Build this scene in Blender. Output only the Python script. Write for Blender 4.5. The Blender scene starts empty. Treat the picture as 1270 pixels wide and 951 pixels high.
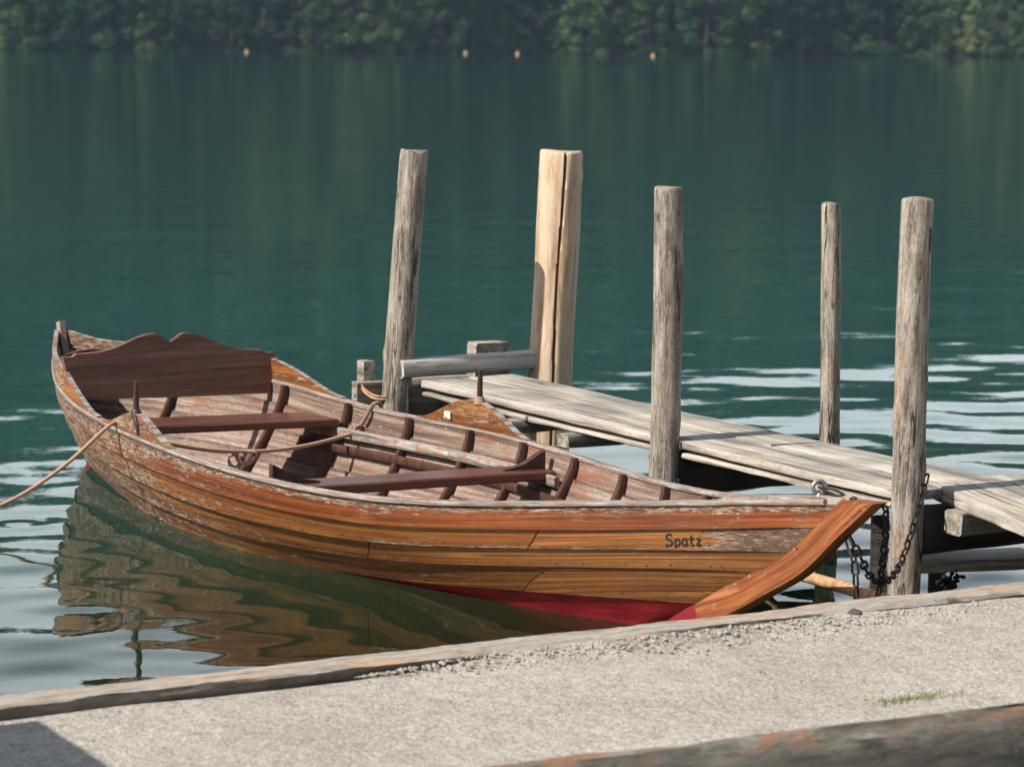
import bpy, bmesh, math, random
import numpy as np
from mathutils import Vector, Matrix, noise as mnoise
random.seed(7); RNG = np.random.default_rng(11)
scene = bpy.context.scene
COL = scene.collection

# ------------------------------------------------------------------ camera
FPX, CAMH, HORIZON_Y, ROLL = 3500.0, 1.9, 46.0, 0.0075
PITCH = math.atan((475.5 - HORIZON_Y) / FPX)
cam_d = bpy.data.cameras.new('camera'); cam = bpy.data.objects.new('camera', cam_d); COL.objects.link(cam)
cam_d.sensor_fit = 'HORIZONTAL'; cam_d.sensor_width = 36.0; cam_d.lens = 36.0 * FPX / 1270.0
cam_d.clip_start = 0.1; cam_d.clip_end = 5000.0
cam.matrix_world = (Matrix.Translation((0, 0, CAMH)) @ Matrix.Rotation(math.pi / 2 - PITCH, 4, 'X')
                    @ Matrix.Rotation(ROLL, 4, 'Z'))
cam_d.dof.use_dof = True; cam_d.dof.focus_distance = 9.8; cam_d.dof.aperture_fstop = 5.8
scene.camera = cam
HAZE = .00021

# ------------------------------------------------------------------ sky, sun, exposure
SUN_AZ, SUN_EL = math.radians(60.5), math.radians(42)       # azimuth: left of straight behind the camera
SUN = Vector((-math.sin(SUN_AZ) * math.cos(SUN_EL), -math.cos(SUN_AZ) * math.cos(SUN_EL), math.sin(SUN_EL)))
world = bpy.data.worlds.new('World'); scene.world = world; world.use_nodes = True
wn = world.node_tree; wn.nodes.clear()
sky = wn.nodes.new('ShaderNodeTexSky'); sky.sky_type = 'NISHITA'; sky.sun_disc = False
sky.sun_elevation = SUN_EL; sky.sun_rotation = math.atan2(SUN.x, SUN.y)
sky.air_density = 1.0; sky.dust_density = 1.5; sky.ozone_density = 1.0
bg = wn.nodes.new('ShaderNodeBackground'); bg.inputs[1].default_value = 0.075
def wnode(ty, **k):
    x = wn.nodes.new(ty)
    for a, b in k.items(): setattr(x, a, b)
    return x
wtc = wnode('ShaderNodeTexCoord'); wsp = wnode('ShaderNodeSeparateXYZ'); wn.links.new(wtc.outputs['Generated'], wsp.inputs[0])
wad = wnode('ShaderNodeMath', operation='ADD'); wn.links.new(wsp.outputs[2], wad.inputs[0]); wad.inputs[1].default_value = .12
wdv = wnode('ShaderNodeVectorMath', operation='DIVIDE'); wn.links.new(wtc.outputs['Generated'], wdv.inputs[0]); wn.links.new(wad.outputs[0], wdv.inputs[1])
wnz = wnode('ShaderNodeTexNoise'); wn.links.new(wdv.outputs[0], wnz.inputs['Vector']); wnz.inputs['Scale'].default_value = 1.1; wnz.inputs['Detail'].default_value = 6; wnz.inputs['Roughness'].default_value = .6
wmr = wnode('ShaderNodeMapRange', interpolation_type='SMOOTHSTEP'); wn.links.new(wnz.outputs['Fac'], wmr.inputs[0]); wmr.inputs[1].default_value = .47; wmr.inputs[2].default_value = .66
whz = wnode('ShaderNodeMapRange', interpolation_type='SMOOTHSTEP'); wn.links.new(wsp.outputs[2], whz.inputs[0]); whz.inputs[1].default_value = .33; whz.inputs[2].default_value = .15; whz.inputs[3].default_value = .04; whz.inputs[4].default_value = .90
wmx = wnode('ShaderNodeMath', operation='MULTIPLY_ADD'); wn.links.new(wmr.outputs[0], wmx.inputs[0]); wmx.inputs[1].default_value = .22; wn.links.new(whz.outputs[0], wmx.inputs[2]); wmx.use_clamp = True
wcl = wnode('ShaderNodeMix', data_type='RGBA'); wn.links.new(wmx.outputs[0], wcl.inputs[0]); wn.links.new(sky.outputs[0], wcl.inputs[6]); wcl.inputs[7].default_value = (16.5, 17.6, 17.6, 1)
wo = wn.nodes.new('ShaderNodeOutputWorld')
wn.links.new(wcl.outputs[2], bg.inputs[0]); wn.links.new(bg.outputs[0], wo.inputs[0])
sun_d = bpy.data.lights.new('sun', 'SUN'); sun_d.energy = 5.0; sun_d.angle = math.radians(0.53); sun_d.color = (1, 0.95, 0.87)
sun = bpy.data.objects.new('sun', sun_d); COL.objects.link(sun); sun.location = SUN * 60
sun.rotation_euler = (-SUN).to_track_quat('-Z', 'Y').to_euler()
scene.view_settings.view_transform = 'Standard'; scene.view_settings.look = 'None'
scene.view_settings.exposure = 0.32; scene.view_settings.gamma = 1.0; scene.view_settings.use_curve_mapping = False

# ------------------------------------------------------------------ pixel helpers (photo pixels, 1270 wide)
cP, sP, cR, sR = math.cos(PITCH), math.sin(PITCH), math.cos(ROLL), math.sin(ROLL)
def ray(x, y):
    dx, dy = x - 635, y - 475.5
    a, b = dx * cR + dy * sR, -dx * sR + dy * cR
    return Vector((a / FPX, cP - b / FPX * sP, -sP - b / FPX * cP))
def unp(x, y, z):
    d = ray(x, y); return Vector((0, 0, CAMH)) + d * ((z - CAMH) / d.z)
def unpY(x, y, Y):
    d = ray(x, y); return Vector((0, 0, CAMH)) + d * (Y / d.y)

# ------------------------------------------------------------------ object helpers
def link(name, me, parent=None, mats=()):
    o = bpy.data.objects.new(name, me); COL.objects.link(o)
    if me is not None:
        for m in mats:
            if m.name not in [q.name for q in me.materials if q]: me.materials.append(m)
    if parent: o.parent = parent
    return o
def tag(o, label=None, cat=None, group=None, kind=None):
    if label: o['label'] = label
    if cat: o['category'] = cat
    if group: o['group'] = group
    if kind: o['kind'] = kind
    return o
def empty(name, loc=(0, 0, 0), rz=0):
    e = bpy.data.objects.new(name, None); COL.objects.link(e); e.location = loc; e.rotation_euler.z = rz
    e.empty_display_size = 0.1; return e
def pydata(name, vs, fs, smooth=False):
    me = bpy.data.meshes.new(name); me.from_pydata([tuple(v) for v in vs], [], fs); me.update()
    if smooth: me.polygons.foreach_set('use_smooth', [True] * len(me.polygons))
    return me
def bm_mesh(name, bm, smooth=False):
    bmesh.ops.recalc_face_normals(bm, faces=bm.faces)
    me = bpy.data.meshes.new(name); bm.to_mesh(me); bm.free()
    if smooth: me.polygons.foreach_set('use_smooth', [True] * len(me.polygons))
    return me
def autosmooth(me, ang=40):
    me.polygons.foreach_set('use_smooth', [True] * len(me.polygons))
    bm = bmesh.new(); bm.from_mesh(me)
    for e in bm.edges:
        if len(e.link_faces) == 2 and e.calc_face_angle(0) > math.radians(ang): e.smooth = False
    bm.to_mesh(me); bm.free(); return me
def beam_mesh(name, length, w, h, seg=8, rough=0.003, bevel=0.004, seed=0, warp=0.0):
    """board along local X from 0 to length, centred in Y, top at Z=0; slightly uneven worn edges"""
    r = random.Random(seed); bm = bmesh.new(); rings = []
    prof = [(-w/2+bevel, 0), (w/2-bevel, 0), (w/2, -bevel), (w/2, -h+bevel), (w/2-bevel, -h), (-w/2+bevel, -h), (-w/2, -h+bevel), (-w/2, -bevel)]
    for i in range(seg + 1):
        x = length * i / seg; dz = warp * math.sin(3.1 * i / seg + seed); dy = warp * .5 * math.sin(2.3 * i / seg + seed * 2)
        rings.append([bm.verts.new((x + (r.uniform(-1, 1) * rough * 2 if i in (0, seg) else 0), y + dy + r.uniform(-1, 1) * rough, z + dz + r.uniform(-1, 1) * rough * .7)) for y, z in prof])
    for a, b in zip(rings, rings[1:]):
        for k in range(8): bm.faces.new((a[k], a[(k+1) % 8], b[(k+1) % 8], b[k]))
    bm.faces.new(rings[0][::-1]); bm.faces.new(rings[-1])
    return autosmooth(bm_mesh(name, bm), 50)
def beam(name, a, b, w, h, mat, parent=None, seed=0, **k):
    """beam whose top centre line runs from a to b (world, or parent space)"""
    a, b = Vector(a), Vector(b); d = b - a
    o = link(name, beam_mesh(name, d.length, w, h, seed=seed, **k), parent, [mat])
    rz = math.atan2(d.y, d.x); ry = -math.asin(d.z / d.length)
    o.location = a; o.rotation_euler = (0, ry, rz); return o
def tube_mesh(name, pts, r, n=8, closed=False, taper=None):
    pts = [Vector(p) for p in pts]; N = len(pts); vs = []; fs = []
    up = Vector((0, 0, 1)); prev = None
    for i, p in enumerate(pts):
        if closed: t = pts[(i+1) % N] - pts[i-1]
        else: t = pts[min(i+1, N-1)] - pts[max(i-1, 0)]
        t.normalize()
        if prev is None:
            s = t.cross(up)
            if s.length < .1: s = t.cross(Vector((1, 0, 0)))
        else: s = prev - t * prev.dot(t)
        s.normalize(); prev = s; q = t.cross(s)
        rr = r * (taper[i] if taper else 1)
        for k in range(n):
            a = 2 * math.pi * k / n; vs.append(p + (s * math.cos(a) + q * math.sin(a)) * rr)
    for i in range(N if closed else N - 1):
        j = (i + 1) % N
        for k in range(n):
            fs.append((i*n+k, i*n+(k+1) % n, j*n+(k+1) % n, j*n+k))
    if not closed:
        fs.append(tuple(range(n))[::-1]); fs.append(tuple(range((N-1)*n, N*n)))
    return autosmooth(pydata(name, vs, fs), 60)
def spline(pts, n=10):
    P = [Vector(p) for p in pts]; P = [P[0]*2-P[1]] + P + [P[-1]*2-P[-2]]; out = []
    for i in range(1, len(P) - 2):
        for k in range(n):
            t = k / n; a, b, c, d = P[i-1], P[i], P[i+1], P[i+2]
            out.append(.5*((2*b)+(c-a)*t+(2*a-5*b+4*c-d)*t*t+(3*b-a-3*c+d)*t**3))
    out.append(P[-2]); return out

# ------------------------------------------------------------------ materials
class NB:
    def __init__(s, name):
        s.m = bpy.data.materials.new(name); s.m.use_nodes = True; s.t = s.m.node_tree; s.t.nodes.clear()
        s.out = s.n('ShaderNodeOutputMaterial')
    def n(s, ty, **kw):
        x = s.t.nodes.new(ty)
        for k, v in kw.items(): setattr(x, k, v)
        return x
    def l(s, a, b): s.t.links.new(a, b)
    def val(s, sock, v):
        if hasattr(v, 'is_linked') or isinstance(v, bpy.types.NodeSocket): s.l(v, sock)
        else: sock.default_value = v if not (isinstance(v, tuple) and len(v) == 3 and sock.type == 'RGBA') else (*v, 1)
    def math(s, op, a, b=0.5, c=None, clamp=False):
        x = s.n('ShaderNodeMath', operation=op, use_clamp=clamp); s.val(x.inputs[0], a); s.val(x.inputs[1], b)
        if c is not None: s.val(x.inputs[2], c)
        return x.outputs[0]
    def mix(s, f, a, b, mode='MIX'):
        x = s.n('ShaderNodeMix', data_type='RGBA', blend_type=mode); x.clamp_factor = True
        s.val(x.inputs[0], f); s.val(x.inputs[6], a); s.val(x.inputs[7], b); return x.outputs[2]
    def ramp(s, f, stops):
        x = s.n('ShaderNodeValToRGB'); s.val(x.inputs[0], f); el = x.color_ramp.elements
        while len(el) < len(stops): el.new(0.5)
        for e, (p, c) in zip(el, stops): e.position = p; e.color = (*c, 1) if len(c) == 3 else c
        return x.outputs[0]
    def step(s, f, a, b):
        x = s.n('ShaderNodeMapRange', interpolation_type='SMOOTHSTEP'); s.val(x.inputs[0], f)
        s.val(x.inputs[1], a); s.val(x.inputs[2], b); return x.outputs[0]
    def coord(s, kind='Object', scale=(1, 1, 1), rnd=True):
        if kind == 'Position': v = s.n('ShaderNodeNewGeometry').outputs['Position']
        else: v = s.n('ShaderNodeTexCoord').outputs[kind]
        x = s.n('ShaderNodeVectorMath', operation='MULTIPLY'); s.l(v, x.inputs[0]); x.inputs[1].default_value = scale
        r = x.outputs[0]
        if rnd:
            oi = s.n('ShaderNodeObjectInfo'); y = s.n('ShaderNodeVectorMath', operation='MULTIPLY_ADD')
            s.l(oi.outputs['Random'], y.inputs[0]); y.inputs[1].default_value = (37, 53, 71); s.l(r, y.inputs[2]); r = y.outputs[0]
        return r
    def noise(s, vec, scale=5, detail=4, rough=.55, dist=0.0, col=False):
        x = s.n('ShaderNodeTexNoise'); s.l(vec, x.inputs['Vector']); s.val(x.inputs['Scale'], scale)
        x.inputs['Detail'].default_value = detail; x.inputs['Roughness'].default_value = rough; x.inputs['Distortion'].default_value = dist
        return x.outputs['Color' if col else 'Fac']
    def voro(s, vec, scale=5, feature='F1', out='Distance'):
        x = s.n('ShaderNodeTexVoronoi', feature=feature); s.l(vec, x.inputs['Vector']); s.val(x.inputs['Scale'], scale); return x.outputs[out]
    def bump(s, h, dist=.002, strength=1.0, nrm=None):
        x = s.n('ShaderNodeBump'); s.val(x.inputs['Height'], h); x.inputs['Distance'].default_value = dist; x.inputs['Strength'].default_value = strength
        if nrm is not None: s.l(nrm, x.inputs['Normal'])
        return x.outputs[0]
    def pbr(s, col, rough=.7, nrm=None, spec=.5, metal=0.0, **kw):
        b = s.n('ShaderNodeBsdfPrincipled'); s.val(b.inputs['Base Color'], col); s.val(b.inputs['Roughness'], rough)
        b.inputs['Specular IOR Level'].default_value = spec; s.val(b.inputs['Metallic'], metal)
        if nrm is not None: s.l(nrm, b.inputs['Normal'])
        for k, v in kw.items(): s.val(b.inputs[k], v)
        s.l(b.outputs[0], s.out.inputs[0]); return s.m

def wood(name, light, mid, dark, scale=(1, 1, 1), kind='Object', rough=.8, crack=.5, spot=None, tint=None, spec=.35, bumpd=.003, freq=1.0):
    """grain: coordinates already squeezed along the grain by `scale`"""
    b = NB(name); v = b.coord(kind, scale)
    g1 = b.noise(v, 26 * freq, 5, .6, .3); g2 = b.noise(v, 90 * freq, 3, .6); blo = b.noise(b.coord(kind, tuple(.35 + .65 * q for q in scale)), 7, 4, .6)
    c = b.ramp(g1, [(.34, dark), (.5, mid), (.66, light)])
    c = b.mix(b.math('MULTIPLY', b.step(g2, .45, .7), .55), c, light)
    c = b.mix(b.math('MULTIPLY', b.step(blo, .5, .72), .6), c, mid)
    if tint: c = b.mix(b.math('MULTIPLY', b.step(b.noise(b.coord(kind, tuple(.5 + .5 * q for q in scale)), 5, 3, .6), .60, .72), .5), c, tint)
    cr = b.step(b.noise(v, 14 * freq, 4, .7, .6), .36, .30)
    c = b.mix(b.math('MULTIPLY', cr, crack), c, tuple(q * .25 for q in dark))
    if spot:
        sp = b.step(b.voro(b.coord(kind, tuple(.3 + .7 * q for q in scale)), 9), .09, .03)
        c = b.mix(b.math('MULTIPLY', sp, .8), c, spot)
    rv = b.coord(kind, tuple(q if q > .5 else q * .5 for q in scale))
    rl = b.step(b.math('ABSOLUTE', b.math('SUBTRACT', b.noise(rv, 17 * freq, 2, .5, .15), .5)), .018, .004)
    rl = b.math('MULTIPLY', rl, b.step(b.noise(b.coord(kind, tuple(.15 + .5 * q for q in scale)), 6, 3, .6), .42, .58))
    c = b.mix(b.math('MULTIPLY', rl, min(1, crack * 1.25)), c, tuple(q * .2 for q in dark))
    spk = b.noise(b.coord(kind, tuple(.3 + .7 * q for q in scale)), 130, 4, .8); c = b.mix(b.math('MULTIPLY', b.step(spk, .54, .64), crack * .7), c, tuple(q * .5 for q in dark)); c = b.mix(b.math('MULTIPLY', b.step(spk, .44, .36), crack * .45), c, tuple(min(.8, q * 1.25) for q in light))
    h = b.math('SUBTRACT', b.math('ADD', b.math('MULTIPLY', g2, .35), g1), b.math('ADD', b.math('MULTIPLY', cr, .9), rl))
    return b.pbr(c, rough, b.bump(h, bumpd), spec)

M = {}
M['post'] = wood('weathered_post_wood', (.45, .40, .34), (.265, .22, .178), (.095, .07, .052), (1, 1, .14), freq=1.5, bumpd=.005, crack=.85, spot=(.05, .035, .025), tint=(.33, .17, .075))
M['post_pale'] = wood('peeled_pale_wood', (.70, .545, .40), (.58, .42, .28), (.36, .22, .12), (1, 1, .12), crack=.25, spot=(.16, .07, .03), rough=.7)
M['grey'] = wood('silvered_plank_wood', (.53, .48, .41), (.37, .325, .27), (.17, .14, .11), (.05, 1, 1), crack=.6, spot=(.06, .05, .04))
M['pale'] = wood('pale_sawn_timber', (.72, .67, .60), (.58, .53, .46), (.36, .31, .26), (.06, 1, 1), crack=.4)
M['beam'] = wood('aged_beam_wood', (.46, .41, .35), (.30, .255, .21), (.13, .105, .08), (.06, 1, 1), crack=.7)
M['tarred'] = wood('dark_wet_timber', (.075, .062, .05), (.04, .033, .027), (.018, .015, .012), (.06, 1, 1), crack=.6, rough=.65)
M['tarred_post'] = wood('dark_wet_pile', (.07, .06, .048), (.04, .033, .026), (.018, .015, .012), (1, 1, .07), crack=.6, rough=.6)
M['back'] = wood('brown_backrest_board', (.30, .135, .085), (.205, .088, .055), (.10, .042, .028), (1, .04, 1), crack=.35, rough=.42, spec=.5, bumpd=.0012)
M['seat'] = wood('dark_varnished_seat', (.17, .058, .034), (.105, .034, .020), (.05, .018, .011), (1, .05, 1), crack=.25, rough=.36, spec=.5, bumpd=.0012)
M['seat_z'] = wood('dark_varnished_frame', (.11, .05, .034), (.07, .032, .022), (.035, .017, .012), (1, 1, .1), crack=.3, rough=.45, bumpd=.001)
M['red_pole'] = wood('peeled_reddish_pole', (.66, .44, .26), (.52, .29, .15), (.30, .13, .06), (.06, 1, 1), crack=.35)
M['rope'] = None

def mat_varnish():
    b = NB('weathered_varnished_planking'); v = b.coord('UV', (.16, 9, 1), rnd=False)
    tone = b.n('ShaderNodeAttribute', attribute_name='tone').outputs['Fac']
    g1 = b.noise(v, 5.5, 5, .66, .25); g2 = b.noise(b.coord('UV', (.5, 40, 1), rnd=False), 6, 3, .6)
    big = b.noise(b.coord('UV', (1.0, 6, 1), rnd=False), 2.2, 5, .62)
    c = b.ramp(b.math('ADD', g1, b.math('MULTIPLY', b.math('SUBTRACT', tone, .5), .22)), [(.26, (.06, .020, .008)), (.40, (.15, .048, .013)), (.53, (.26, .088, .019)), (.66, (.42, .168, .035)), (.84, (.56, .29, .085))])
    kk = b.n('ShaderNodeAttribute', attribute_name='kind_of_plank').outputs['Fac']
    c = b.mix(1.0, c, b.ramp(kk, [(0.0, (.95, .68, .58)), (.25, (1.0, .98, .92)), (.5, (.80, .86, .80)), (.75, (.66, .70, .64))]), 'MULTIPLY')
    c = b.mix(b.math('MULTIPLY', b.step(g2, .52, .72), .4), c, (.08, .026, .010))
    c = b.mix(b.math('MULTIPLY', b.step(big, .50, .66), .65), c, (.19, .056, .017))
    c = b.mix(b.math('MULTIPLY', b.step(big, .44, .30), .45), c, (.52, .25, .075))
    w = b.n('ShaderNodeAttribute', attribute_name='wear').outputs['Fac']
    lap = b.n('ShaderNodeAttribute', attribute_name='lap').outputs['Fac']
    fl = b.noise(b.coord('UV', (2.0, 8, 1), rnd=False), 7, 8, .74, .8)
    pt = b.math('MULTIPLY', b.math('SUBTRACT', b.noise(b.coord('UV', (1.1, 5, 1), rnd=False), 3.1, 4, .65), .5), .55)
    m1 = b.step(b.math('ADD', b.math('ADD', fl, pt), b.math('MULTIPLY', w, .38)), .66, .72)
    fl2 = b.noise(b.coord('UV', (3.0, 18, 1), rnd=False), 9, 6, .74, .4)
    wc = b.ramp(fl2, [(.34, (.07, .040, .026)), (.46, (.22, .135, .085)), (.56, (.40, .28, .19)), (.66, (.70, .61, .52))])
    c = b.mix(b.math('MULTIPLY', m1, .88), c, wc)
    m2 = b.step(b.math('ADD', b.noise(b.coord('UV', (3, 14, 1), rnd=False), 6, 6, .74), b.math('MULTIPLY', w, .16)), .60, .68)
    c = b.mix(b.math('MULTIPLY', m2, .75), c, (.05, .022, .013))
    gry = b.step(b.noise(b.coord('UV', (1.5, 7, 1), rnd=False), 10, 6, .72), .62, .72); c = b.mix(b.math('MULTIPLY', gry, .5), c, (.36, .27, .20))
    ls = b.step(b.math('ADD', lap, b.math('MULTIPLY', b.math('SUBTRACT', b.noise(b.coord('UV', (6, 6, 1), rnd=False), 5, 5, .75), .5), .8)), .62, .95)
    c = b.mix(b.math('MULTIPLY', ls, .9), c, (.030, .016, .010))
    sc = b.step(b.math('ABSOLUTE', b.math('SUBTRACT', b.noise(b.coord('UV', (.8, 4, 1), rnd=False), 9, 1, .5, 1.5), .5)), .006, .002)
    sc = b.math('MULTIPLY', sc, b.step(b.noise(b.coord('UV', (1, 4, 1), rnd=False), 5, 2), .54, .62))
    c = b.mix(b.math('MULTIPLY', sc, .55), c, (.62, .5, .38))
    rg = b.math('ADD', .34, b.math('MULTIPLY', m1, .4))
    return b.pbr(c, b.math('ADD', rg, b.math('MULTIPLY', fl2, .22)), b.bump(b.math('SUBTRACT', b.math('ADD', g1, b.math('MULTIPLY', g2, .4)), b.math('MULTIPLY', m1, .6)), .0025), .42)
def mat_inner():
    b = NB('flaking_inner_planking'); v = b.coord('UV', (.22, 8, 1), rnd=False)
    g1 = b.noise(v, 6, 6, .68, .3); big = b.noise(b.coord('UV', (1.2, 4, 1), rnd=False), 3, 5, .65); g2 = b.noise(b.coord('UV', (.6, 34, 1), rnd=False), 6, 4, .65)
    c = b.ramp(g1, [(.30, (.06, .034, .025)), (.44, (.18, .108, .078)), (.56, (.33, .235, .18)), (.72, (.50, .40, .33))])
    c = b.mix(b.math('MULTIPLY', b.step(big, .50, .62), .7), c, (.27, .095, .045))
    c = b.mix(b.math('MULTIPLY', b.step(g2, .54, .66), .6), c, (.07, .042, .03))
    fl = b.noise(b.coord('UV', (4, 9, 1), rnd=False), 11, 8, .76, .6)
    m = b.step(fl, .555, .62); c = b.mix(b.math('MULTIPLY', m, .85), c, (.64, .57, .50))
    m2 = b.step(b.noise(b.coord('UV', (4, 12, 1), rnd=False), 9, 7, .76), .58, .66); c = b.mix(b.math('MULTIPLY', m2, .8), c, (.04, .023, .017))
    lap = b.n('ShaderNodeAttribute', attribute_name='lap').outputs['Fac']
    ls = b.step(b.math('ADD', lap, b.math('MULTIPLY', b.math('SUBTRACT', b.noise(b.coord('UV', (6, 6, 1), rnd=False), 5, 5, .75), .5), .7)), .7, 1.0)
    c = b.mix(b.math('MULTIPLY', ls, .7), c, (.03, .018, .013))
    return b.pbr(c, .62, b.bump(b.math('ADD', g1, m), .0025), .4)
def mat_red():
    b = NB('red_bottom_paint'); v = b.coord('UV', (1, 3, 1)); g = b.noise(v, 6, 5, .65)
    c = b.ramp(g, [(.3, (.11, .005, .008)), (.5, (.20, .007, .012)), (.72, (.31, .018, .022))])
    m = b.step(b.noise(b.coord('UV', (2, 10, 1)), 9, 7, .75), .58, .68); c = b.mix(b.math('MULTIPLY', m, .7), c, (.11, .035, .022))
    return b.pbr(c, .42, b.bump(g, .002), .45)
def mat_stem():
    b = NB('orange_stem_wood'); v = b.coord('UV', (.5, 7, 1)); g = b.noise(v, 7, 5, .6, .4)
    c = b.ramp(g, [(.28, (.11, .028, .010)), (.5, (.25, .070, .018)), (.72, (.42, .16, .045))])
    m = b.step(b.noise(b.coord('UV', (4, 6, 1)), 7, 6, .7), .60, .70); c = b.mix(b.math('MULTIPLY', m, .7), c, (.60, .38, .26))
    m2 = b.step(b.noise(b.coord('UV', (5, 5, 1)), 11, 4, .7), .66, .72); c = b.mix(b.math('MULTIPLY', m2, .8), c, (.06, .025, .015))
    rm = b.n('ShaderNodeAttribute', attribute_name='wear').outputs['Fac']
    c = b.mix(b.step(b.math('ADD', rm, b.math('MULTIPLY', b.math('SUBTRACT', g, .5), .4)), .45, .6), c, (.21, .009, .014))
    return b.pbr(c, .45, b.bump(g, .0015), .45)
def mat_rail():
    b = NB('bleached_gunwale_wood'); v = b.coord('UV', (.6, 12, 1)); g = b.noise(v, 9, 5, .65, .3)
    c = b.ramp(g, [(.36, (.10, .08, .068)), (.5, (.28, .255, .23)), (.66, (.50, .47, .44))])
    m = b.step(b.noise(b.coord('UV', (4, 8, 1)), 7, 6, .74), .50, .60); c = b.mix(b.math('MULTIPLY', m, .8), c, (.33, .125, .035))
    m2 = b.step(b.noise(b.coord('UV', (6, 9, 1)), 9, 5, .7), .62, .70); c = b.mix(b.math('MULTIPLY', m2, .7), c, (.05, .035, .028))
    c = b.mix(b.n('ShaderNodeAttribute', attribute_name='red_paint').outputs['Fac'], c, (.30, .010, .018))
    return b.pbr(c, .75, b.bump(g, .002), .3)
def mat_iron(name='rusty_dark_iron', base=(.035, .030, .028), rust=(.07, .032, .02), metal=.6, rough=.5):
    b = NB(name); g = b.noise(b.coord('Object', (1, 1, 1)), 60, 5, .65)
    return b.pbr(b.mix(b.step(g, .5, .66), base, rust), rough, b.bump(g, .001), .5, metal)
def mat_rope():
    b = NB('faded_orange_rope'); v = b.coord('UV', (1, 1, 1), rnd=False)
    w = b.n('ShaderNodeTexWave', wave_type='BANDS', bands_direction='DIAGONAL'); b.l(v, w.inputs[0]); w.inputs['Scale'].default_value = 14; w.inputs['Distortion'].default_value = .6
    g = b.noise(b.coord('Object'), 90, 3, .6)
    c = b.mix(w.outputs['Fac'], (.70, .36, .22), (.92, .64, .46)); c = b.mix(b.math('MULTIPLY', g, .4), c, (.62, .5, .42))
    return b.pbr(c, .9, b.bump(w.outputs['Fac'], .004), .2)
def mat_concrete():
    b = NB('gritty_pale_concrete'); v = b.coord('Position', (1, 1, 1), rnd=False)
    big = b.noise(v, 1.3, 5, .6); mid = b.noise(v, 11, 6, .7); fine = b.noise(v, 60, 5, .8)
    vc = b.n('ShaderNodeSeparateColor'); b.l(b.voro(v, 190, 'F1', 'Color'), vc.inputs[0]); sp = vc.outputs[0]
    vc2 = b.n('ShaderNodeSeparateColor'); b.l(b.voro(v, 260, 'F1', 'Color'), vc2.inputs[0]); sp2_ = vc2.outputs[1]
    c = b.ramp(big, [(.3, (.46, .40, .32)), (.5, (.585, .52, .43)), (.7, (.66, .60, .51))])
    c = b.mix(b.math('MULTIPLY', b.step(mid, .46, .62), .55), c, (.36, .32, .265))
    c = b.mix(b.math('MULTIPLY', b.step(fine, .50, .62), .6), c, (.28, .24, .20))
    c = b.mix(b.math('MULTIPLY', b.step(fine, .46, .36), .5), c, (.72, .675, .60))
    c = b.mix(b.math('MULTIPLY', b.step(sp, .88, .92), .5), c, (.15, .125, .10))
    c = b.mix(b.math('MULTIPLY', b.step(sp, .14, .10), .5), c, (.82, .79, .74))
    c = b.mix(b.math('MULTIPLY', b.step(sp2_, .80, .86), .55), c, (.20, .17, .14)); c = b.mix(b.math('MULTIPLY', b.step(sp2_, .2, .14), .4), c, (.80, .77, .72))
    rd = b.step(b.noise(b.coord('Position', (1.2, 3, 1), rnd=False), 2.3, 6, .7), .58, .68)
    c = b.mix(b.math('MULTIPLY', rd, .3), c, (.52, .28, .21))
    h = b.math('ADD', b.math('ADD', b.math('MULTIPLY', fine, .6), b.math('MULTIPLY', mid, 1.6)), b.math('MULTIPLY', sp, .35))
    return b.pbr(c, .92, b.bump(h, .014), .25)
def mat_kerb(name, a, bb, cc, patch, amt, thr=.52):
    b = NB(name); v = b.coord('Object', (.22, 1, 1)); g = b.noise(v, 38, 8, .78, .4); g2 = b.noise(b.coord('Object', (.4, 1, 1)), 14, 8, .76)
    c = b.ramp(g, [(.34, cc), (.5, bb), (.64, a)])
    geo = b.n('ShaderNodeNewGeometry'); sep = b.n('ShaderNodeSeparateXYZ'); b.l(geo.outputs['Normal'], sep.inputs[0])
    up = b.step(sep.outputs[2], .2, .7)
    pm = b.math('MULTIPLY', b.math('MULTIPLY', b.step(b.noise(b.coord('Object', (.6, 1.5, 1)), 9, 9, .8, .5), thr, thr + .07), amt), up)
    c = b.mix(pm, c, patch)
    pm2 = b.math('MULTIPLY', b.math('MULTIPLY', b.step(b.noise(b.coord('Object', (.35, 1.5, 1)), 8, 8, .78, .8), .60, .66), amt), up)
    c = b.mix(pm2, c, (.55, .16, .11))
    c = b.mix(b.math('MULTIPLY', b.math('SUBTRACT', 1, up), .55), c, (.055, .05, .042))  # faces not turned up get darker: grime, plus shade put into the colour
    c = b.mix(b.math('MULTIPLY', b.step(g2, .55, .68), .5), c, cc)
    return b.pbr(c, .85, b.bump(b.math('ADD', g, g2), .012), .3)
def mat_bed():
    b = NB('algae_lake_bed'); v = b.coord('Position', rnd=False)
    st = b.voro(v, 7, 'F1', 'Color'); d = b.voro(v, 7, 'DISTANCE_TO_EDGE'); g = b.noise(v, 3, 5, .6)
    c = b.ramp(g, [(.3, (.10, .105, .035)), (.55, (.19, .17, .07)), (.75, (.30, .26, .12))])
    c = b.mix(.35, c, st, 'OVERLAY'); c = b.mix(b.step(d, .06, .0), c, (.05, .055, .02))
    return b.pbr(c, .9, b.bump(d, .03), .2)
KN = Vector((-.4885, .8726, 0)).normalized()      # kerb normal towards the lake
KP = unp(500, 832, .28)
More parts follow.
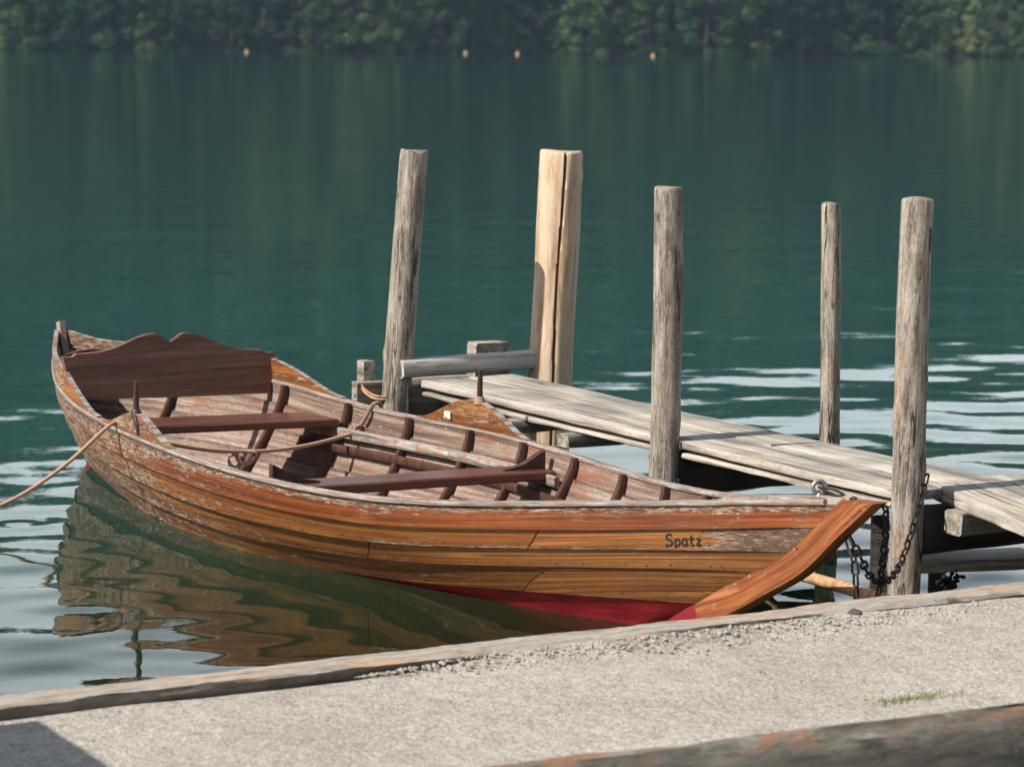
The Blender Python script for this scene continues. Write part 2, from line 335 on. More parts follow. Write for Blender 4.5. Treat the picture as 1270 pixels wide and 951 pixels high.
def mat_water():
    b = NB('lake_water'); geo = b.n('ShaderNodeNewGeometry'); pos = geo.outputs['Position']
    d = b.n('ShaderNodeVectorMath', operation='DOT_PRODUCT'); b.l(pos, d.inputs[0]); d.inputs[1].default_value = KN
    dist = b.math('SUBTRACT', d.outputs['Value'], KP.dot(KN))
    sep = b.n('ShaderNodeSeparateXYZ'); b.l(pos, sep.inputs[0])
    far = b.step(sep.outputs[1], 12.0, 55.0)
    # ripples below mesh resolution
    v1 = b.coord('Position', (1, 1.15, 1), rnd=False)
    rA = b.noise(v1, 6.0, 4, .55); rB = b.noise(v1, 1.2, 4, .55, .3); rC = b.noise(b.coord('Position', (.35, 1, 1), rnd=False), .16, 3, .55)
    gust = b.step(b.noise(b.coord('Position', (.5, 1, 1), rnd=False), .05, 3, .6), .35, .7)
    h = b.math('ADD', b.math('MULTIPLY', rA, b.math('MULTIPLY_ADD', gust, .0006, .00045)), b.math('MULTIPLY', rB, b.math('MULTIPLY', far, b.math('MULTIPLY_ADD', gust, .014, .012))))
    nrm = b.bump(h, 1.0)
    fr = b.n('ShaderNodeFresnel'); fr.inputs[0].default_value = 1.333; b.l(nrm, fr.inputs[1])
    gl = b.n('ShaderNodeBsdfGlossy'); gl.inputs[0].default_value = (.96, .98, 1, 1); b.l(nrm, gl.inputs['Normal'])
    b.val(gl.inputs['Roughness'], b.math('MULTIPLY', far, .03))
    body = b.n('ShaderNodeBsdfDiffuse'); var = b.noise(b.coord('Position', (.4, 1, 1), rnd=False), .35, 3, .5)
    col = b.mix(var, (.006, .041, .038), (.010, .064, .053)); col = b.mix(b.step(dist, 6.5, 1.2), col, (.014, .030, .012)); b.l(col, body.inputs[0])
    tr = b.n('ShaderNodeBsdfTransparent'); tr.inputs[0].default_value = (.70, .82, .60, 1)
    under = b.n('ShaderNodeMixShader'); b.l(b.math('MULTIPLY', b.step(dist, 3.6, .6), .62), under.inputs[0]); b.l(body.outputs[0], under.inputs[1]); b.l(tr.outputs[0], under.inputs[2])
    mx = b.n('ShaderNodeMixShader'); b.l(fr.outputs[0], mx.inputs[0]); b.l(under.outputs[0], mx.inputs[1]); b.l(gl.outputs[0], mx.inputs[2])
    b.l(mx.outputs[0], b.out.inputs[0]); return b.m
def mat_leaf(name, cols, bright=1.0):
    b = NB(name); oi = b.n('ShaderNodeObjectInfo'); g = b.noise(b.coord('Position', rnd=False), .5, 4, .65); g2 = b.noise(b.coord('Position', rnd=False), 3.5, 2, .6)
    big = b.noise(b.coord('Position', (1, .5, .6), rnd=False), .045, 3, .6)
    t = b.math('ADD', b.math('ADD', b.math('MULTIPLY', oi.outputs['Random'], .40), b.math('MULTIPLY', g, .40)), b.math('MULTIPLY', b.math('SUBTRACT', big, .5), 1.3))
    t = b.math('ADD', t, .10)
    c = b.ramp(t, [(.15, cols[0]), (.45, cols[1]), (.7, cols[2]), (.9, cols[3])]); c = b.mix(b.math('MULTIPLY', g2, .5), c, cols[1])
    df = b.n('ShaderNodeBsdfDiffuse'); b.l(c, df.inputs[0]); tl = b.n('ShaderNodeBsdfTranslucent'); b.l(c, tl.inputs[0])
    mx = b.n('ShaderNodeMixShader'); mx.inputs[0].default_value = .25; b.l(df.outputs[0], mx.inputs[1]); b.l(tl.outputs[0], mx.inputs[2]); b.l(mx.outputs[0], b.out.inputs[0])
    return b.m
def simple(name, col, rough=.7, var=.3, scale=40, bumpd=.001, metal=0.0, spec=.4):
    b = NB(name); g = b.noise(b.coord('Object'), scale, 4, .6)
    return b.pbr(b.mix(b.math('MULTIPLY', g, var), col, tuple(q * .35 for q in col)), rough, b.bump(g, bumpd), spec, metal)

M['varnish'] = mat_varnish(); M['inner'] = mat_inner(); M['red'] = mat_red(); M['stem'] = mat_stem(); M['rail'] = mat_rail()
M['iron'] = mat_iron(); M['steel'] = mat_iron('galvanised_steel', (.42, .41, .40), (.25, .2, .16), .7, .4); M['rope'] = mat_rope()
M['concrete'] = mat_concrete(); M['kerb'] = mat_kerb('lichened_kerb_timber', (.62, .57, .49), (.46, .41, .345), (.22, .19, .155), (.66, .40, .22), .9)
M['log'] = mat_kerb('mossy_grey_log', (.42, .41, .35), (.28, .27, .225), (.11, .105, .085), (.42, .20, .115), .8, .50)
M['bed'] = mat_bed(); M['water'] = mat_water()
M['leaf'] = mat_leaf('far_shore_leaves', [(.012, .030, .020), (.040, .078, .032), (.11, .155, .052), (.26, .275, .10)])
M['trunk'] = simple('far_tree_bark', (.05, .042, .035), .9)
M['hill'] = mat_leaf('forest_floor', [(.018, .026, .012), (.028, .036, .016), (.04, .045, .02), (.06, .06, .03)])
M['ink'] = simple('black_brush_paint', (.012, .010, .009), .6, .2)
M['buoy'] = simple('orange_buoy_plastic', (.50, .30, .12), .45, .15, 4)
M['buoy_band'] = simple('white_buoy_band', (.8, .78, .72), .5, .15, 4)
M['stone'] = simple('pale_grit', (.46, .42, .37), .9, .5, 60)
M['darkstone'] = simple('dark_chip', (.10, .085, .075), .8, .5, 40)
M['weed'] = simple('black_weed', (.012, .012, .010), .6, .5, 40)
M['grass'] = mat_leaf('short_moss', [(.10, .16, .03), (.16, .22, .05), (.20, .26, .06), (.26, .30, .09)])
M['paper'] = simple('pale_sticker', (.72, .66, .58), .7, .2)

# ================================================================== SETTING: water, bed, far shore, quay
def waves(X, Y):
    rng = np.random.default_rng(5); Z = np.zeros_like(X)
    n = lambda x, y, s, ph: .5 + .25 * (np.sin(x * s + ph + 1.3 * np.sin(y * s * .7 + ph)) + np.sin(y * s * .8 - ph * 2 + 1.1 * np.sin(x * s * .6)))
    patch = n(X, Y, .9, 1.0) * n(X, Y, .37, 2.6)
    right = 1 / (1 + np.exp(-(X / np.maximum(Y, 4) - .075) * 60)) * np.exp(-((Y - 9.5) / 5.5) ** 2)
    left = 1 / (1 + np.exp((X / np.maximum(Y, 4) + .085) * 60)) * np.exp(-((Y - 8.2) / 2.0) ** 2)
    amp = .32 + .32 * patch + .80 * right + .66 * left
    fade = 1 / (1 + np.exp((Y - 46) / 7.))
    for i in range(46):
        lam = math.exp(rng.uniform(math.log(.22), math.log(2.4))); k = 2 * math.pi / lam
        th = rng.normal(math.pi / 2 + .25, .75); ph = rng.uniform(0, 6.28)
        sl = math.radians(.31) * (lam / .7) ** -.05
        Z += sl / k * np.sin(k * (X * math.cos(th) + Y * math.sin(th)) + ph)
    # a small ring spreading where the stern line drips
    rr = np.hypot(X + 1.93, Y - 10.9); Z += .0012 * np.sin(rr * 55) * np.exp(-(rr / .16) ** 2) / np.maximum(amp, .3)
    return Z * amp * fade
rows = list(np.arange(-16, 5.0, 2.0)) + list(5.2 * 1.0042 ** np.arange(0, 600)); rows += list(rows[-1] * 1.05 ** np.arange(1, 36))
rows = np.array(rows); cc = np.concatenate([[-1.15, -.8, -.5], np.linspace(-.36, .36, 301), [.5, .8, 1.15]])
GX = cc[None, :] * np.maximum(rows, 5.2)[:, None] + np.sign(cc)[None, :] * np.maximum(0, np.abs(cc) - .4)[None, :] * 30; GY = np.repeat(rows[:, None], len(cc), 1); GZ = waves(GX, GY)
nr, nc = GX.shape; V = np.stack([GX, GY, GZ], -1).reshape(-1, 3)
I = np.arange(nr * nc).reshape(nr, nc); Q = np.stack([I[:-1, :-1], I[:-1, 1:], I[1:, 1:], I[1:, :-1]], -1).reshape(-1, 4)
me = bpy.data.meshes.new('lake_water'); me.vertices.add(len(V)); me.vertices.foreach_set('co', V.ravel()); me.loops.add(Q.size)
me.loops.foreach_set('vertex_index', Q.ravel()); me.polygons.add(len(Q)); me.polygons.foreach_set('loop_start', np.arange(0, Q.size, 4)); me.polygons.foreach_set('loop_total', np.full(len(Q), 4))
me.polygons.foreach_set('use_smooth', np.ones(len(Q), bool)); me.update(); me.validate()
tag(link('lake_water', me, None, [M['water']]), kind='structure')

KD = Vector((KN.y, -KN.x, 0))                      # along the kerb, to the right
bx = np.linspace(-40, 40, 81); bd = np.array([-.6, 0, .5, 1, 1.6, 2.3, 3, 4, 5.5, 8, 14, 30, 120, 420])
bz = np.interp(bd, [-.6, 0, 1, 3, 8, 30, 420], [-.30, -.32, -.5, -1.1, -2.6, -9, -12])
vs = []; fs = []
for j, dd in enumerate(bd):
    for i, x in enumerate(bx):
        p = KP + KD * (x * (1 + dd / 25)) + KN * dd; vs.append((p.x, p.y, bz[j] + .04 * math.sin(x * 3.1 + dd * 2) * (dd < 5)))
for j in range(len(bd) - 1):
    for i in range(len(bx) - 1):
        a = j * len(bx) + i; fs.append((a, a + 1, a + len(bx) + 1, a + len(bx)))
tag(link('lake_bed', pydata('lake_bed', vs, fs, True), None, [M['bed']]), kind='structure')

# far shore terrain
SHORE = 326.0
def ground_h(x, y):
    d = y - SHORE - 4 * math.sin(x * .05) - 2 * math.sin(x * .17 + 1)
    if d < 0: return -1.2 + .06 * max(d, -20)
    ridge = 67 - .09 * min(max(x + 60, -60), 170) + 9 * mnoise.noise((x * .012, 3.1, 0)) + 5 * mnoise.noise((x * .05, 9.1, 0))
    s = min(d / 165., 1.0); s = s * (1.45 - .45 * s)
    return -.2 + min(d, 4) * .18 + ridge * s + (3.0 * mnoise.noise((x * .06, y * .06, 1)) if d > 6 else 0)
vs = []; fs = []; xs = np.linspace(-420, 420, 141); ds = list(np.linspace(-18, 24, 15)) + list(np.linspace(32, 190, 24)) + [260, 400]
for d in ds:
    for x in xs: vs.append((x, SHORE + d, ground_h(x, SHORE + d)))
for j in range(len(ds) - 1):
    for i in range(len(xs) - 1):
        a = j * len(xs) + i; fs.append((a, a + 1, a + len(xs) + 1, a + len(xs)))
tag(link('hillside', pydata('hillside', vs, fs, True), None, [M['hill']]), kind='structure')

vs = []; fs = []; na = 60  # unseen slope added behind the camera to block low sky fill light
for j, (rr, hh) in enumerate([(70, -2), (95, 9), (125, 24), (165, 44), (230, 62)]):
    for i in range(na + 1):
        a = math.pi * (.93 + 1.14 * i / na); q = rr * (1 + .12 * mnoise.noise((i * .3, 5.5, 0)))
        vs.append((q * math.cos(a) * 1.3, q * math.sin(a) + 10, hh * (1 + .25 * mnoise.noise((i * .35, j * .7, 3)))))
for j in range(4):
    for i in range(na): a = j * (na + 1) + i; fs.append((a, a + 1, a + na + 2, a + na + 1))
tag(link('sky_blocking_slope', pydata('sky_blocking_slope', vs, fs, True), None, [M['hill']]), kind='structure')
def leaf_cloud(clusters, per, size, seed):
    rng = np.random.default_rng(seed); C = np.repeat(np.array([c[:3] for c in clusters]), per, 0); R = np.repeat(np.array([c[3] for c in clusters]), per)
    n = len(C); d = rng.normal(size=(n, 3)); d /= np.linalg.norm(d, axis=1)[:, None]; rad = R * rng.uniform(.55, 1.08, n) ** .6
    P = C + d * rad[:, None] * np.array([1, 1, .78])
    nn = d + rng.normal(scale=.55, size=(n, 3)); nn[:, 2] += .25; nn /= np.linalg.norm(nn, axis=1)[:, None]
    a = np.cross(nn, rng.normal(size=(n, 3))); a /= np.linalg.norm(a, axis=1)[:, None]; b = np.cross(nn, a)
    s = size * rng.uniform(.6, 1.4, n)[:, None]; asp = rng.uniform(.5, .9, n)[:, None]
    V = np.stack([P - a * s, P - b * s * asp, P + a * s, P + b * s * asp], 1).reshape(-1, 3)
    return V, np.arange(4 * n).reshape(-1, 4)
def tree_variant(seed):
    r = random.Random(seed); h = r.uniform(9, 14); cl = []
    for i in range(r.randint(36, 44)):
        f = r.random() ** 1.25; z = h * (.02 + .95 * f); rad = (1.7 + 2.0 * math.sin(math.pi * min(1, .12 + f * .86))) * r.uniform(.35, 1.0); a = r.uniform(0, 6.283)
        cl.append((rad * math.cos(a), rad * math.sin(a), z, r.uniform(.6, 1.25)))
    V, Fq = leaf_cloud(cl, 150, .20, seed)
    crown = bpy.data.meshes.new('crown'); crown.from_pydata(V.tolist(), [], Fq.tolist()); crown.update(); crown.materials.append(M['leaf'])
    pts = [(0, 0, -.6), (.1, .05, h * .25), (-.12, .1, h * .55), (.05, 0, h * .88)]
    tm = tube_mesh('trunk', spline(pts, 4), .22, 7, taper=list(np.linspace(1.2, .25, 13))); tm.materials.append(M['trunk'])
    limbs = []
    for k in range(4):
        c = cl[k * 5]; z0 = max(1.0, c[2] - 1.6)
        lm = tube_mesh('limb', [(0, 0, z0), (c[0] * .5, c[1] * .5, (z0 + c[2]) / 2 + .1), (c[0], c[1], c[2])], .085, 5, taper=[1, .7, .3]); lm.materials.append(M['trunk']); limbs.append(lm)
    return crown, tm, limbs
VARS = [tree_variant(100 + i) for i in range(7)]
def far_tree(x, y, sc, var, label, group):
    z = ground_h(x, y); cr, tm, lb = VARS[var]
    e = empty('shore_tree', (x, y, z), random.uniform(0, 6.28)); e.scale = (sc * random.uniform(.9, 1.25), sc * random.uniform(.9, 1.25), sc)
    tag(e, label, 'tree', group)
    link('crown', cr, e); link('trunk', tm, e)
    for l_ in lb: link('limb', l_, e)
x = -74
while x < 74:
    y = SHORE + 4 * math.sin(x * .05) + 2 * math.sin(x * .17 + 1) + random.uniform(-.6, 2.0)
    far_tree(x, y, random.uniform(.55, .95), random.randrange(7), 'leafy tree at the water edge in the front row of the far shore', 'trees in the front row along the far shore')
    x += random.uniform(2.0, 3.6)
x = -78
while x < 78:
    y = SHORE + 4 * math.sin(x * .05) + 2 * math.sin(x * .17 + 1) + random.uniform(5, 11)
    far_tree(x, y, random.uniform(.9, 1.3), random.randrange(7), 'tall tree standing behind the front row on the far shore', 'trees behind the front row on the far shore')
    x += random.uniform(3.4, 5.5)
# the forest further up the slope reads as one mass
cl = []
for i in range(2600):
    d = 14 + 176 * random.random(); xx = random.uniform(-1, 1) * (150 + d * .8); yy = SHORE + d + random.uniform(-3, 3); hh = random.uniform(5, 10)
    z0 = ground_h(xx, yy)
    for k in range(3): cl.append((xx + random.gauss(0, 1.2), yy + random.gauss(0, 1.2), z0 + hh * (.35 + .3 * k), random.uniform(1.6, 3.0)))
V, Fq = leaf_cloud(cl, 22, .75, 77)
fm = bpy.data.meshes.new('hillside_forest'); fm.from_pydata(V.tolist(), [], Fq.tolist()); fm.update()
tag(link('hillside_forest', fm, None, [M['leaf']]), 'dense green forest covering the slope above the far shore', 'forest', kind='stuff')

# quay
QZ = .28
vs = []; fs = []
back = [0, -.025, -.05, -.08, -.11, -.15, -.2, -.3, -.6, -1.0, -1.6, -2.5, -5, -10, -24]
ks = [-32, -12, -6] + list(np.linspace(-3.2, 3.6, 86)) + [6, 12, 32]
for dd in back:
    for k in ks:
        p = KP + KD * k + KN * (dd + .02); zz = QZ + .006 * mnoise.noise((k * 1.7, dd * 1.7, 0)) + .004 * mnoise.noise((k * 6, dd * 6, 2)) - (.008 * max(0, min(1, (.35 - k) / .25)) if dd >= -.03 else 0) + (.024 * math.exp(-(dd / .09) ** 2) * max(0, min(1, k / .3)) * (1 - .7 * max(0, min(1, (k - 1.5) / .6))) if dd > -.3 else 0)
        vs.append((p.x, p.y, zz))
nk = len(ks)
for j in range(len(back) - 1):
    for i in range(nk - 1): fs.append((j*nk+i, (j+1)*nk+i, (j+1)*nk+i+1, j*nk+i+1))
n0 = len(vs)
for k in ks: p = KP + KD * k + KN * (-.03); vs.append((p.x, p.y, -.6))
for i in range(nk - 1): fs.append((i, i + 1, n0 + i + 1, n0 + i))
tag(link('quay', pydata('quay', vs, fs, True), None, [M['concrete']]), kind='structure')

# kerb timber: worn, uneven squared log along the quay edge
def log_mesh(name, length, prof, seg, amp, seed):
    vs = []; fs = []; n = len(prof)
    for i in range(seg + 1):
        x = length * i / seg
        for k, (y, z) in enumerate(prof):
            q = mnoise.noise((x * 2.2, k * 3.1 + seed, 0)) * amp + mnoise.noise((x * 9, k * 5.3 + seed, 4)) * amp * .55 + mnoise.noise((x * 30, k * 7.3 + seed, 9)) * amp * .28
            q2 = mnoise.noise((x * 3.2, k * 3.1 + seed, 7)) * amp + mnoise.noise((x * 22, k * 4.1 + seed, 12)) * amp * .3
            vs.append((x, y + q2, z + q * .7))
    for i in range(seg):
        for k in range(n): fs.append((i*n+k, i*n+(k+1) % n, (i+1)*n+(k+1) % n, (i+1)*n+k))
    fs.append(tuple(range(n))[::-1]); fs.append(tuple(range(seg*n, (seg+1)*n)))
    return autosmooth(pydata(name, vs, fs), 45)
kprof = [(.018, -.12), (.014, -.008), (.004, .016), (.0, .024), (.007, .031), (.05, .032), (.10, .030), (.13, .026), (.147, .014), (.152, -.01), (.152, -.12)]
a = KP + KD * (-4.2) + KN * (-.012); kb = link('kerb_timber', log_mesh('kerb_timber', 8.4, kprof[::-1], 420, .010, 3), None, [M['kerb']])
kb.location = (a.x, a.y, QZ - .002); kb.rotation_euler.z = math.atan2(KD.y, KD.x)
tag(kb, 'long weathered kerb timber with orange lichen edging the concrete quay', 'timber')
# thick log lying on the quay nearest the camera
la, lb_ = unp(560, 955, QZ + .15), unp(1300, 866, QZ + .15); ld = (lb_ - la).normalized(); la = la - ld * 1.3
lprof = [(.0, .0), (.0, .135), (-.003, .147), (-.010, .151), (-.020, .148), (-.026, .138), (-.034, .12), (-.048, .08), (-.050, .04), (-.050, .0)]
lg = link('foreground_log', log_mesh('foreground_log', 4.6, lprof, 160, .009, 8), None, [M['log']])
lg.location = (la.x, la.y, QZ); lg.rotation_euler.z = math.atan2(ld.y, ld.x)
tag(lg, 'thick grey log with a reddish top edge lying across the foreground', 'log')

# loose grit along the kerb
def stone_bm(bm, c, r, rnd):
    m = Matrix.Translation(c) @ Matrix.Rotation(rnd.uniform(0, 6), 4, 'Z') @ Matrix.Diagonal((r * rnd.uniform(.7, 1.4), r * rnd.uniform(.7, 1.3), r * rnd.uniform(.5, .9), 1))
    res = bmesh.ops.create_icosphere(bm, subdivisions=1, radius=1, matrix=m)
    for v in res['verts']: v.co += Vector([rnd.uniform(-.25, .25) * r for _ in range(3)])
bm = bmesh.new(); rnd = random.Random(4)
for i in range(1900):
    k = rnd.uniform(0.0, 2.9); w = max(0.0, min(1, (k) / .35)) * max(.15, 1 - max(0, k - 1.4) / 1.2)
    d = -.012 - abs(rnd.gauss(0, .06)) * w; r = rnd.choice((.002, .002, .003, .003, .004, .004, .007)) * rnd.uniform(.7, 1.2)
    p = KP + KD * (k - .15) + KN * d; stone_bm(bm, Vector((p.x, p.y, QZ + .001 + max(0, .022 * math.exp(-(d / .09) ** 2) * w))), r, rnd)
for i in range(260):
    p = KP + KD * rnd.uniform(-1.8, 2.4) + KN * (-rnd.uniform(.05, 1.4)); stone_bm(bm, Vector((p.x, p.y, QZ + .001)), rnd.uniform(.0018, .004), rnd)
tag(link('loose_grit', bm_mesh('loose_grit', bm, False), None, [M['stone']]), 'pale crumbled grit lying along the inner side of the kerb timber', 'gravel', kind='stuff')
bm = bmesh.new(); rnd = random.Random(5)
p = unp(1056, 769, QZ); stone_bm(bm, Vector((0, 0, .008)), .017, rnd)
so = link('stone_chip', bm_mesh('stone_chip', bm), None, [M['darkstone']]); so.location = (p.x, p.y, QZ); so.rotation_euler.z = .4; so.scale = (2.0, 1.2, 1.3)
tag(so, 'small dark stone chip lying by the kerb timber near the bow', 'stone')
vs = []; fs = []; rnd = random.Random(6); c0 = unp(1130, 866, QZ)
for i in range(300):
    a = rnd.gauss(0, .075); b_ = rnd.gauss(0, .020); p = c0 + KD * a + KN * b_; h = rnd.uniform(.003, .011); t = rnd.uniform(0, 6.28); w = .0016
    dx, dy = math.cos(t) * w, math.sin(t) * w; n0 = len(vs); lean = rnd.gauss(0, .006)
    vs += [(p.x - dx, p.y - dy, QZ - .002), (p.x + dx, p.y + dy, QZ - .002), (p.x + lean, p.y + rnd.gauss(0, .006), QZ + h)]; fs.append((n0, n0 + 1, n0 + 2))
tag(link('moss_patch', pydata('moss_patch', vs, fs), None, [M['grass']]), 'sparse green moss tuft growing on the concrete near the foreground log', 'moss', kind='stuff')

# storage chest standing just outside the picture on the left: its shadow falls on the quay
cz = 1.0; sh = Vector((SUN.x, SUN.y, 0)) * (-cz / SUN.z); corner = unp(45, 893, QZ) - sh; rzq = math.atan2(KD.y, KD.x)
ch = empty('storage_chest', (corner.x, corner.y, QZ), rzq); tag(ch, 'wooden storage chest on the quay beyond the left edge, casting the corner shadow', 'chest')
for j in range(7): beam('plank', (-1.6, -.02 - .0, .135 * (j + 1) - .003), (-.02, -.02, .135 * (j + 1) - .003), .025, .13, M['beam'], ch, seed=40 + j)
for j in range(7): beam('plank', (-.035, -1.3, .135 * (j + 1) - .003), (-.035, -.04, .135 * (j + 1) - .003), .025, .13, M['beam'], ch, seed=60 + j)
for q in ((-1.58, -.06), (-.07, -.06), (-.07, -1.28), (-1.58, -1.28)): beam('leg', (q[0] - .02, q[1], .94), (q[0] + .02, q[1], .94), .04, .94, M['beam'], ch, seed=3)
for j in range(5): beam('lid_board', (-1.62, -.135 - .268 * j, cz), (0, -.135 - .268 * j, cz), .275, .045, M['beam'], ch, seed=80 + j)

# ================================================================== BOAT
BS = Vector((-2.06, 12.72, 0)); BU = Vector((.56986, -.82174, 0)); BN = Vector((.82174, .56986, 0)); X0 = 2.7
o0 = BS + BU * X0
boat = empty('rowing_boat', o0, math.atan2(BU.y, BU.x))
tag(boat, 'old clinker rowing boat of varnished wood with a red bottom, moored by the jetty', 'boat')
def Lw(s, b, z): return Vector((s - X0, b, z))                       # boat space
def Wd(s, b, z): return BS + BU * s + BN * b + Vector((0, 0, z))      # world
def smooth_tab(S, Vv, sig=.10):
    S = np.array(S); g = np.linspace(S[0], S[-1], 541); f = np.interp(g, S, Vv); w = int(sig / (g[1] - g[0]) * 3); k = np.exp(-.5 * (np.arange(-w, w + 1) * (g[1] - g[0]) / sig) ** 2); k /= k.sum()
    fp = np.concatenate([2 * f[0] - f[1:w+1][::-1], f, 2 * f[-1] - f[-w-1:-1][::-1]]); return g, np.convolve(fp, k, 'valid')
S_ = [.02, .3, .6, .9, 1.2, 1.5, 1.8, 2.1, 2.4, 2.7, 3.0, 3.3, 3.6, 3.9, 4.2, 4.5, 4.8, 5.1, 5.34]
gB = smooth_tab(S_, [.018, .165, .305, .432, .522, .568, .592, .625, .656, .667, .652, .606, .534, .43, .308, .187, .09, .038, .018])
gZ = smooth_tab(S_, [.465, .458, .447, .432, .405, .376, .356, .350, .346, .340, .332, .327, .332, .352, .383, .416, .451, .492, .522])
gQ = smooth_tab([.02, .2, .5, .9, 1.1, 1.25, 1.4, 1.5, 1.57], [.575, .535, .532, .54, .520, .478, .425, .396, .384], .04)
def fb(s): return float(np.interp(s, *gB))
def fz(s): return float(np.interp(s, *gZ))
def fq(s): return float(np.interp(s, *gQ))
gW = smooth_tab([.30, .6, 1.0, 1.5, 2.0, 2.4, 2.7, 3.0, 3.3, 3.7, 4.1, 4.35, 4.55], [.016, .10, .215, .355, .455, .478, .462, .415, .35, .262, .165, .090, .018], .10)
def half_breadth(s, z):
    bg, zs = fb(min(max(s, .02), 5.345)), fz(min(max(s, .02), 5.345))
    zl = 0.0; wl = float(np.interp(s, *gW))
    if s > 4.55: zl = float(np.interp(s, [4.55, 4.765, 5.015, 5.17, 5.305, 5.345], [0.0, .135, .256, .343, .44, .52])); wl = .016
    if s < .33: zl = float(np.interp(s, [.02, .10, .21, .33], [.46, .30, .13, 0.0])); wl = .016
    q = (zs - z) / max(zs - zl, .004)
    if q <= 1: return max(.016, wl + (bg - wl) * (1 - max(q, 0) ** 1.45))
    zk = -.10; return max(.016, wl * (1 - min(1, (zl - z) / max(zl - zk, .01)) ** 2.2))
def s_bow(v): return float(np.interp(v, [0, .13, .30, .45, .66, 1], [5.345, 5.305, 5.17, 5.015, 4.765, 4.40]))
def s_stern(v): return float(np.interp(v, [0, .3, .6, .8, 1], [.02, .10, .21, .33, .75]))
_NT, _NV = 160, 60
_LAT = np.zeros((_NT + 1, _NV + 1))
for _i in range(_NT + 1):
    _t = _i / _NT; _sg = .02 + 5.325 * _t; _zs = fz(_sg); _zk = -.08 - .03 * math.sin(math.pi * _t) + .03 * _t
    for _j in range(_NV + 1):
        _v = _j / _NV; _LAT[_i, _j] = half_breadth(s_stern(_v) + (s_bow(_v) - s_stern(_v)) * _t, _zs + (_zk - _zs) * _v) if _v < .999 else .016
for _p in range(14):           # fair the lines
    _Q = _LAT.copy(); _Q[1:-1] = .5 * _LAT[1:-1] + .25 * (_LAT[2:] + _LAT[:-2]); _LAT = _Q
    if _p < 4: _Q = _LAT.copy(); _Q[:, 1:-1] = .5 * _LAT[:, 1:-1] + .25 * (_LAT[:, 2:] + _LAT[:, :-2]); _LAT = _Q
_LAT[0, :] = np.minimum(_LAT[0, :], .018); _LAT[-1, :] = np.minimum(_LAT[-1, :], .018)
def lat_at(t, v):
    a, b = min(max(t, 0), 1) * _NT, min(max(v, 0), 1) * _NV; i, j = min(int(a), _NT - 1), min(int(b), _NV - 1); fa, fb_ = a - i, b - j
    return float((_LAT[i, j] * (1 - fa) + _LAT[i+1, j] * fa) * (1 - fb_) + (_LAT[i, j+1] * (1 - fa) + _LAT[i+1, j+1] * fa) * fb_)
TH = .013; LAP = .0135
def hull(side, t, v, off=0.0):
    """side -1 near (starboard), +1 far; t 0..1 stern-bow; v 0 gunwale..1 keel; off outward"""
    def P(v):
        sg = .02 + (5.345 - .02) * t; b, zs = fb(sg), fz(sg)
        zk = -.08 - .03 * math.sin(math.pi * t) + .03 * t; s = s_stern(v) + (s_bow(v) - s_stern(v)) * t
        z = zs + (zk - zs) * v; lat = lat_at(t, v)
        return s, lat, z
    s, lat, z = P(v); a, c = P(max(v - .02, 0)), P(min(v + .02, 1))
    ty, tz = c[1] - a[1], c[2] - a[2]; L = math.hypot(ty, tz) or 1; ny, nz = -tz / L, ty / L     # outward-ish
    return s, side * (lat + ny * off), z + nz * off
def vb(k, t):
    return float(np.interp(t, [0, .25, .5, .83, 1], [[0]*5, [.20, .20, .215, .19, .13], [.40, .40, .405, .35, .30], [.60, .59, .60, .51, .45], [.80, .80, .80, .72, .72], [1]*5][k]))
VB = [[0]*5, [.20, .20, .215, .19, .13], [.40, .40, .405, .35, .30], [.60, .59, .60, .51, .45], [.80, .80, .80, .72, .72], [1]*5]
def vb(k, t): return float(np.interp(t, [0, .25, .5, .83, 1], VB[k]))
NT = 90
def set_uv(me, uv):
    l_ = me.uv_layers.new(name='UVMap'); idx = np.empty(len(me.loops), int); me.loops.foreach_get('vertex_index', idx)
    l_.data.foreach_set('uv', np.array(uv)[idx].ravel())
def set_attr(me, name, vals):
    a = me.attributes.new(name, 'FLOAT', 'POINT'); a.data.foreach_set('value', np.array(vals, dtype=np.float32))
def wear_fn(k, s, f):
    w = .10
    if k == 0: w += 1.15 * max(0, 1 - f / .42)
    w += .50 * max(0, min(1, (3.0 - s) / 1.4)) * (1 if k < 2 else .8)
    if k == 1: w += 1.15 * max(0, min(1, (s - 4.75) / .22))
    if k == 1 and s > 3.5: w += .35 * max(0, (f - .75) / .25)
    if k in (1, 2) and s < 3.6: w += .25 * max(0, (f - .6) / .4)
    return w
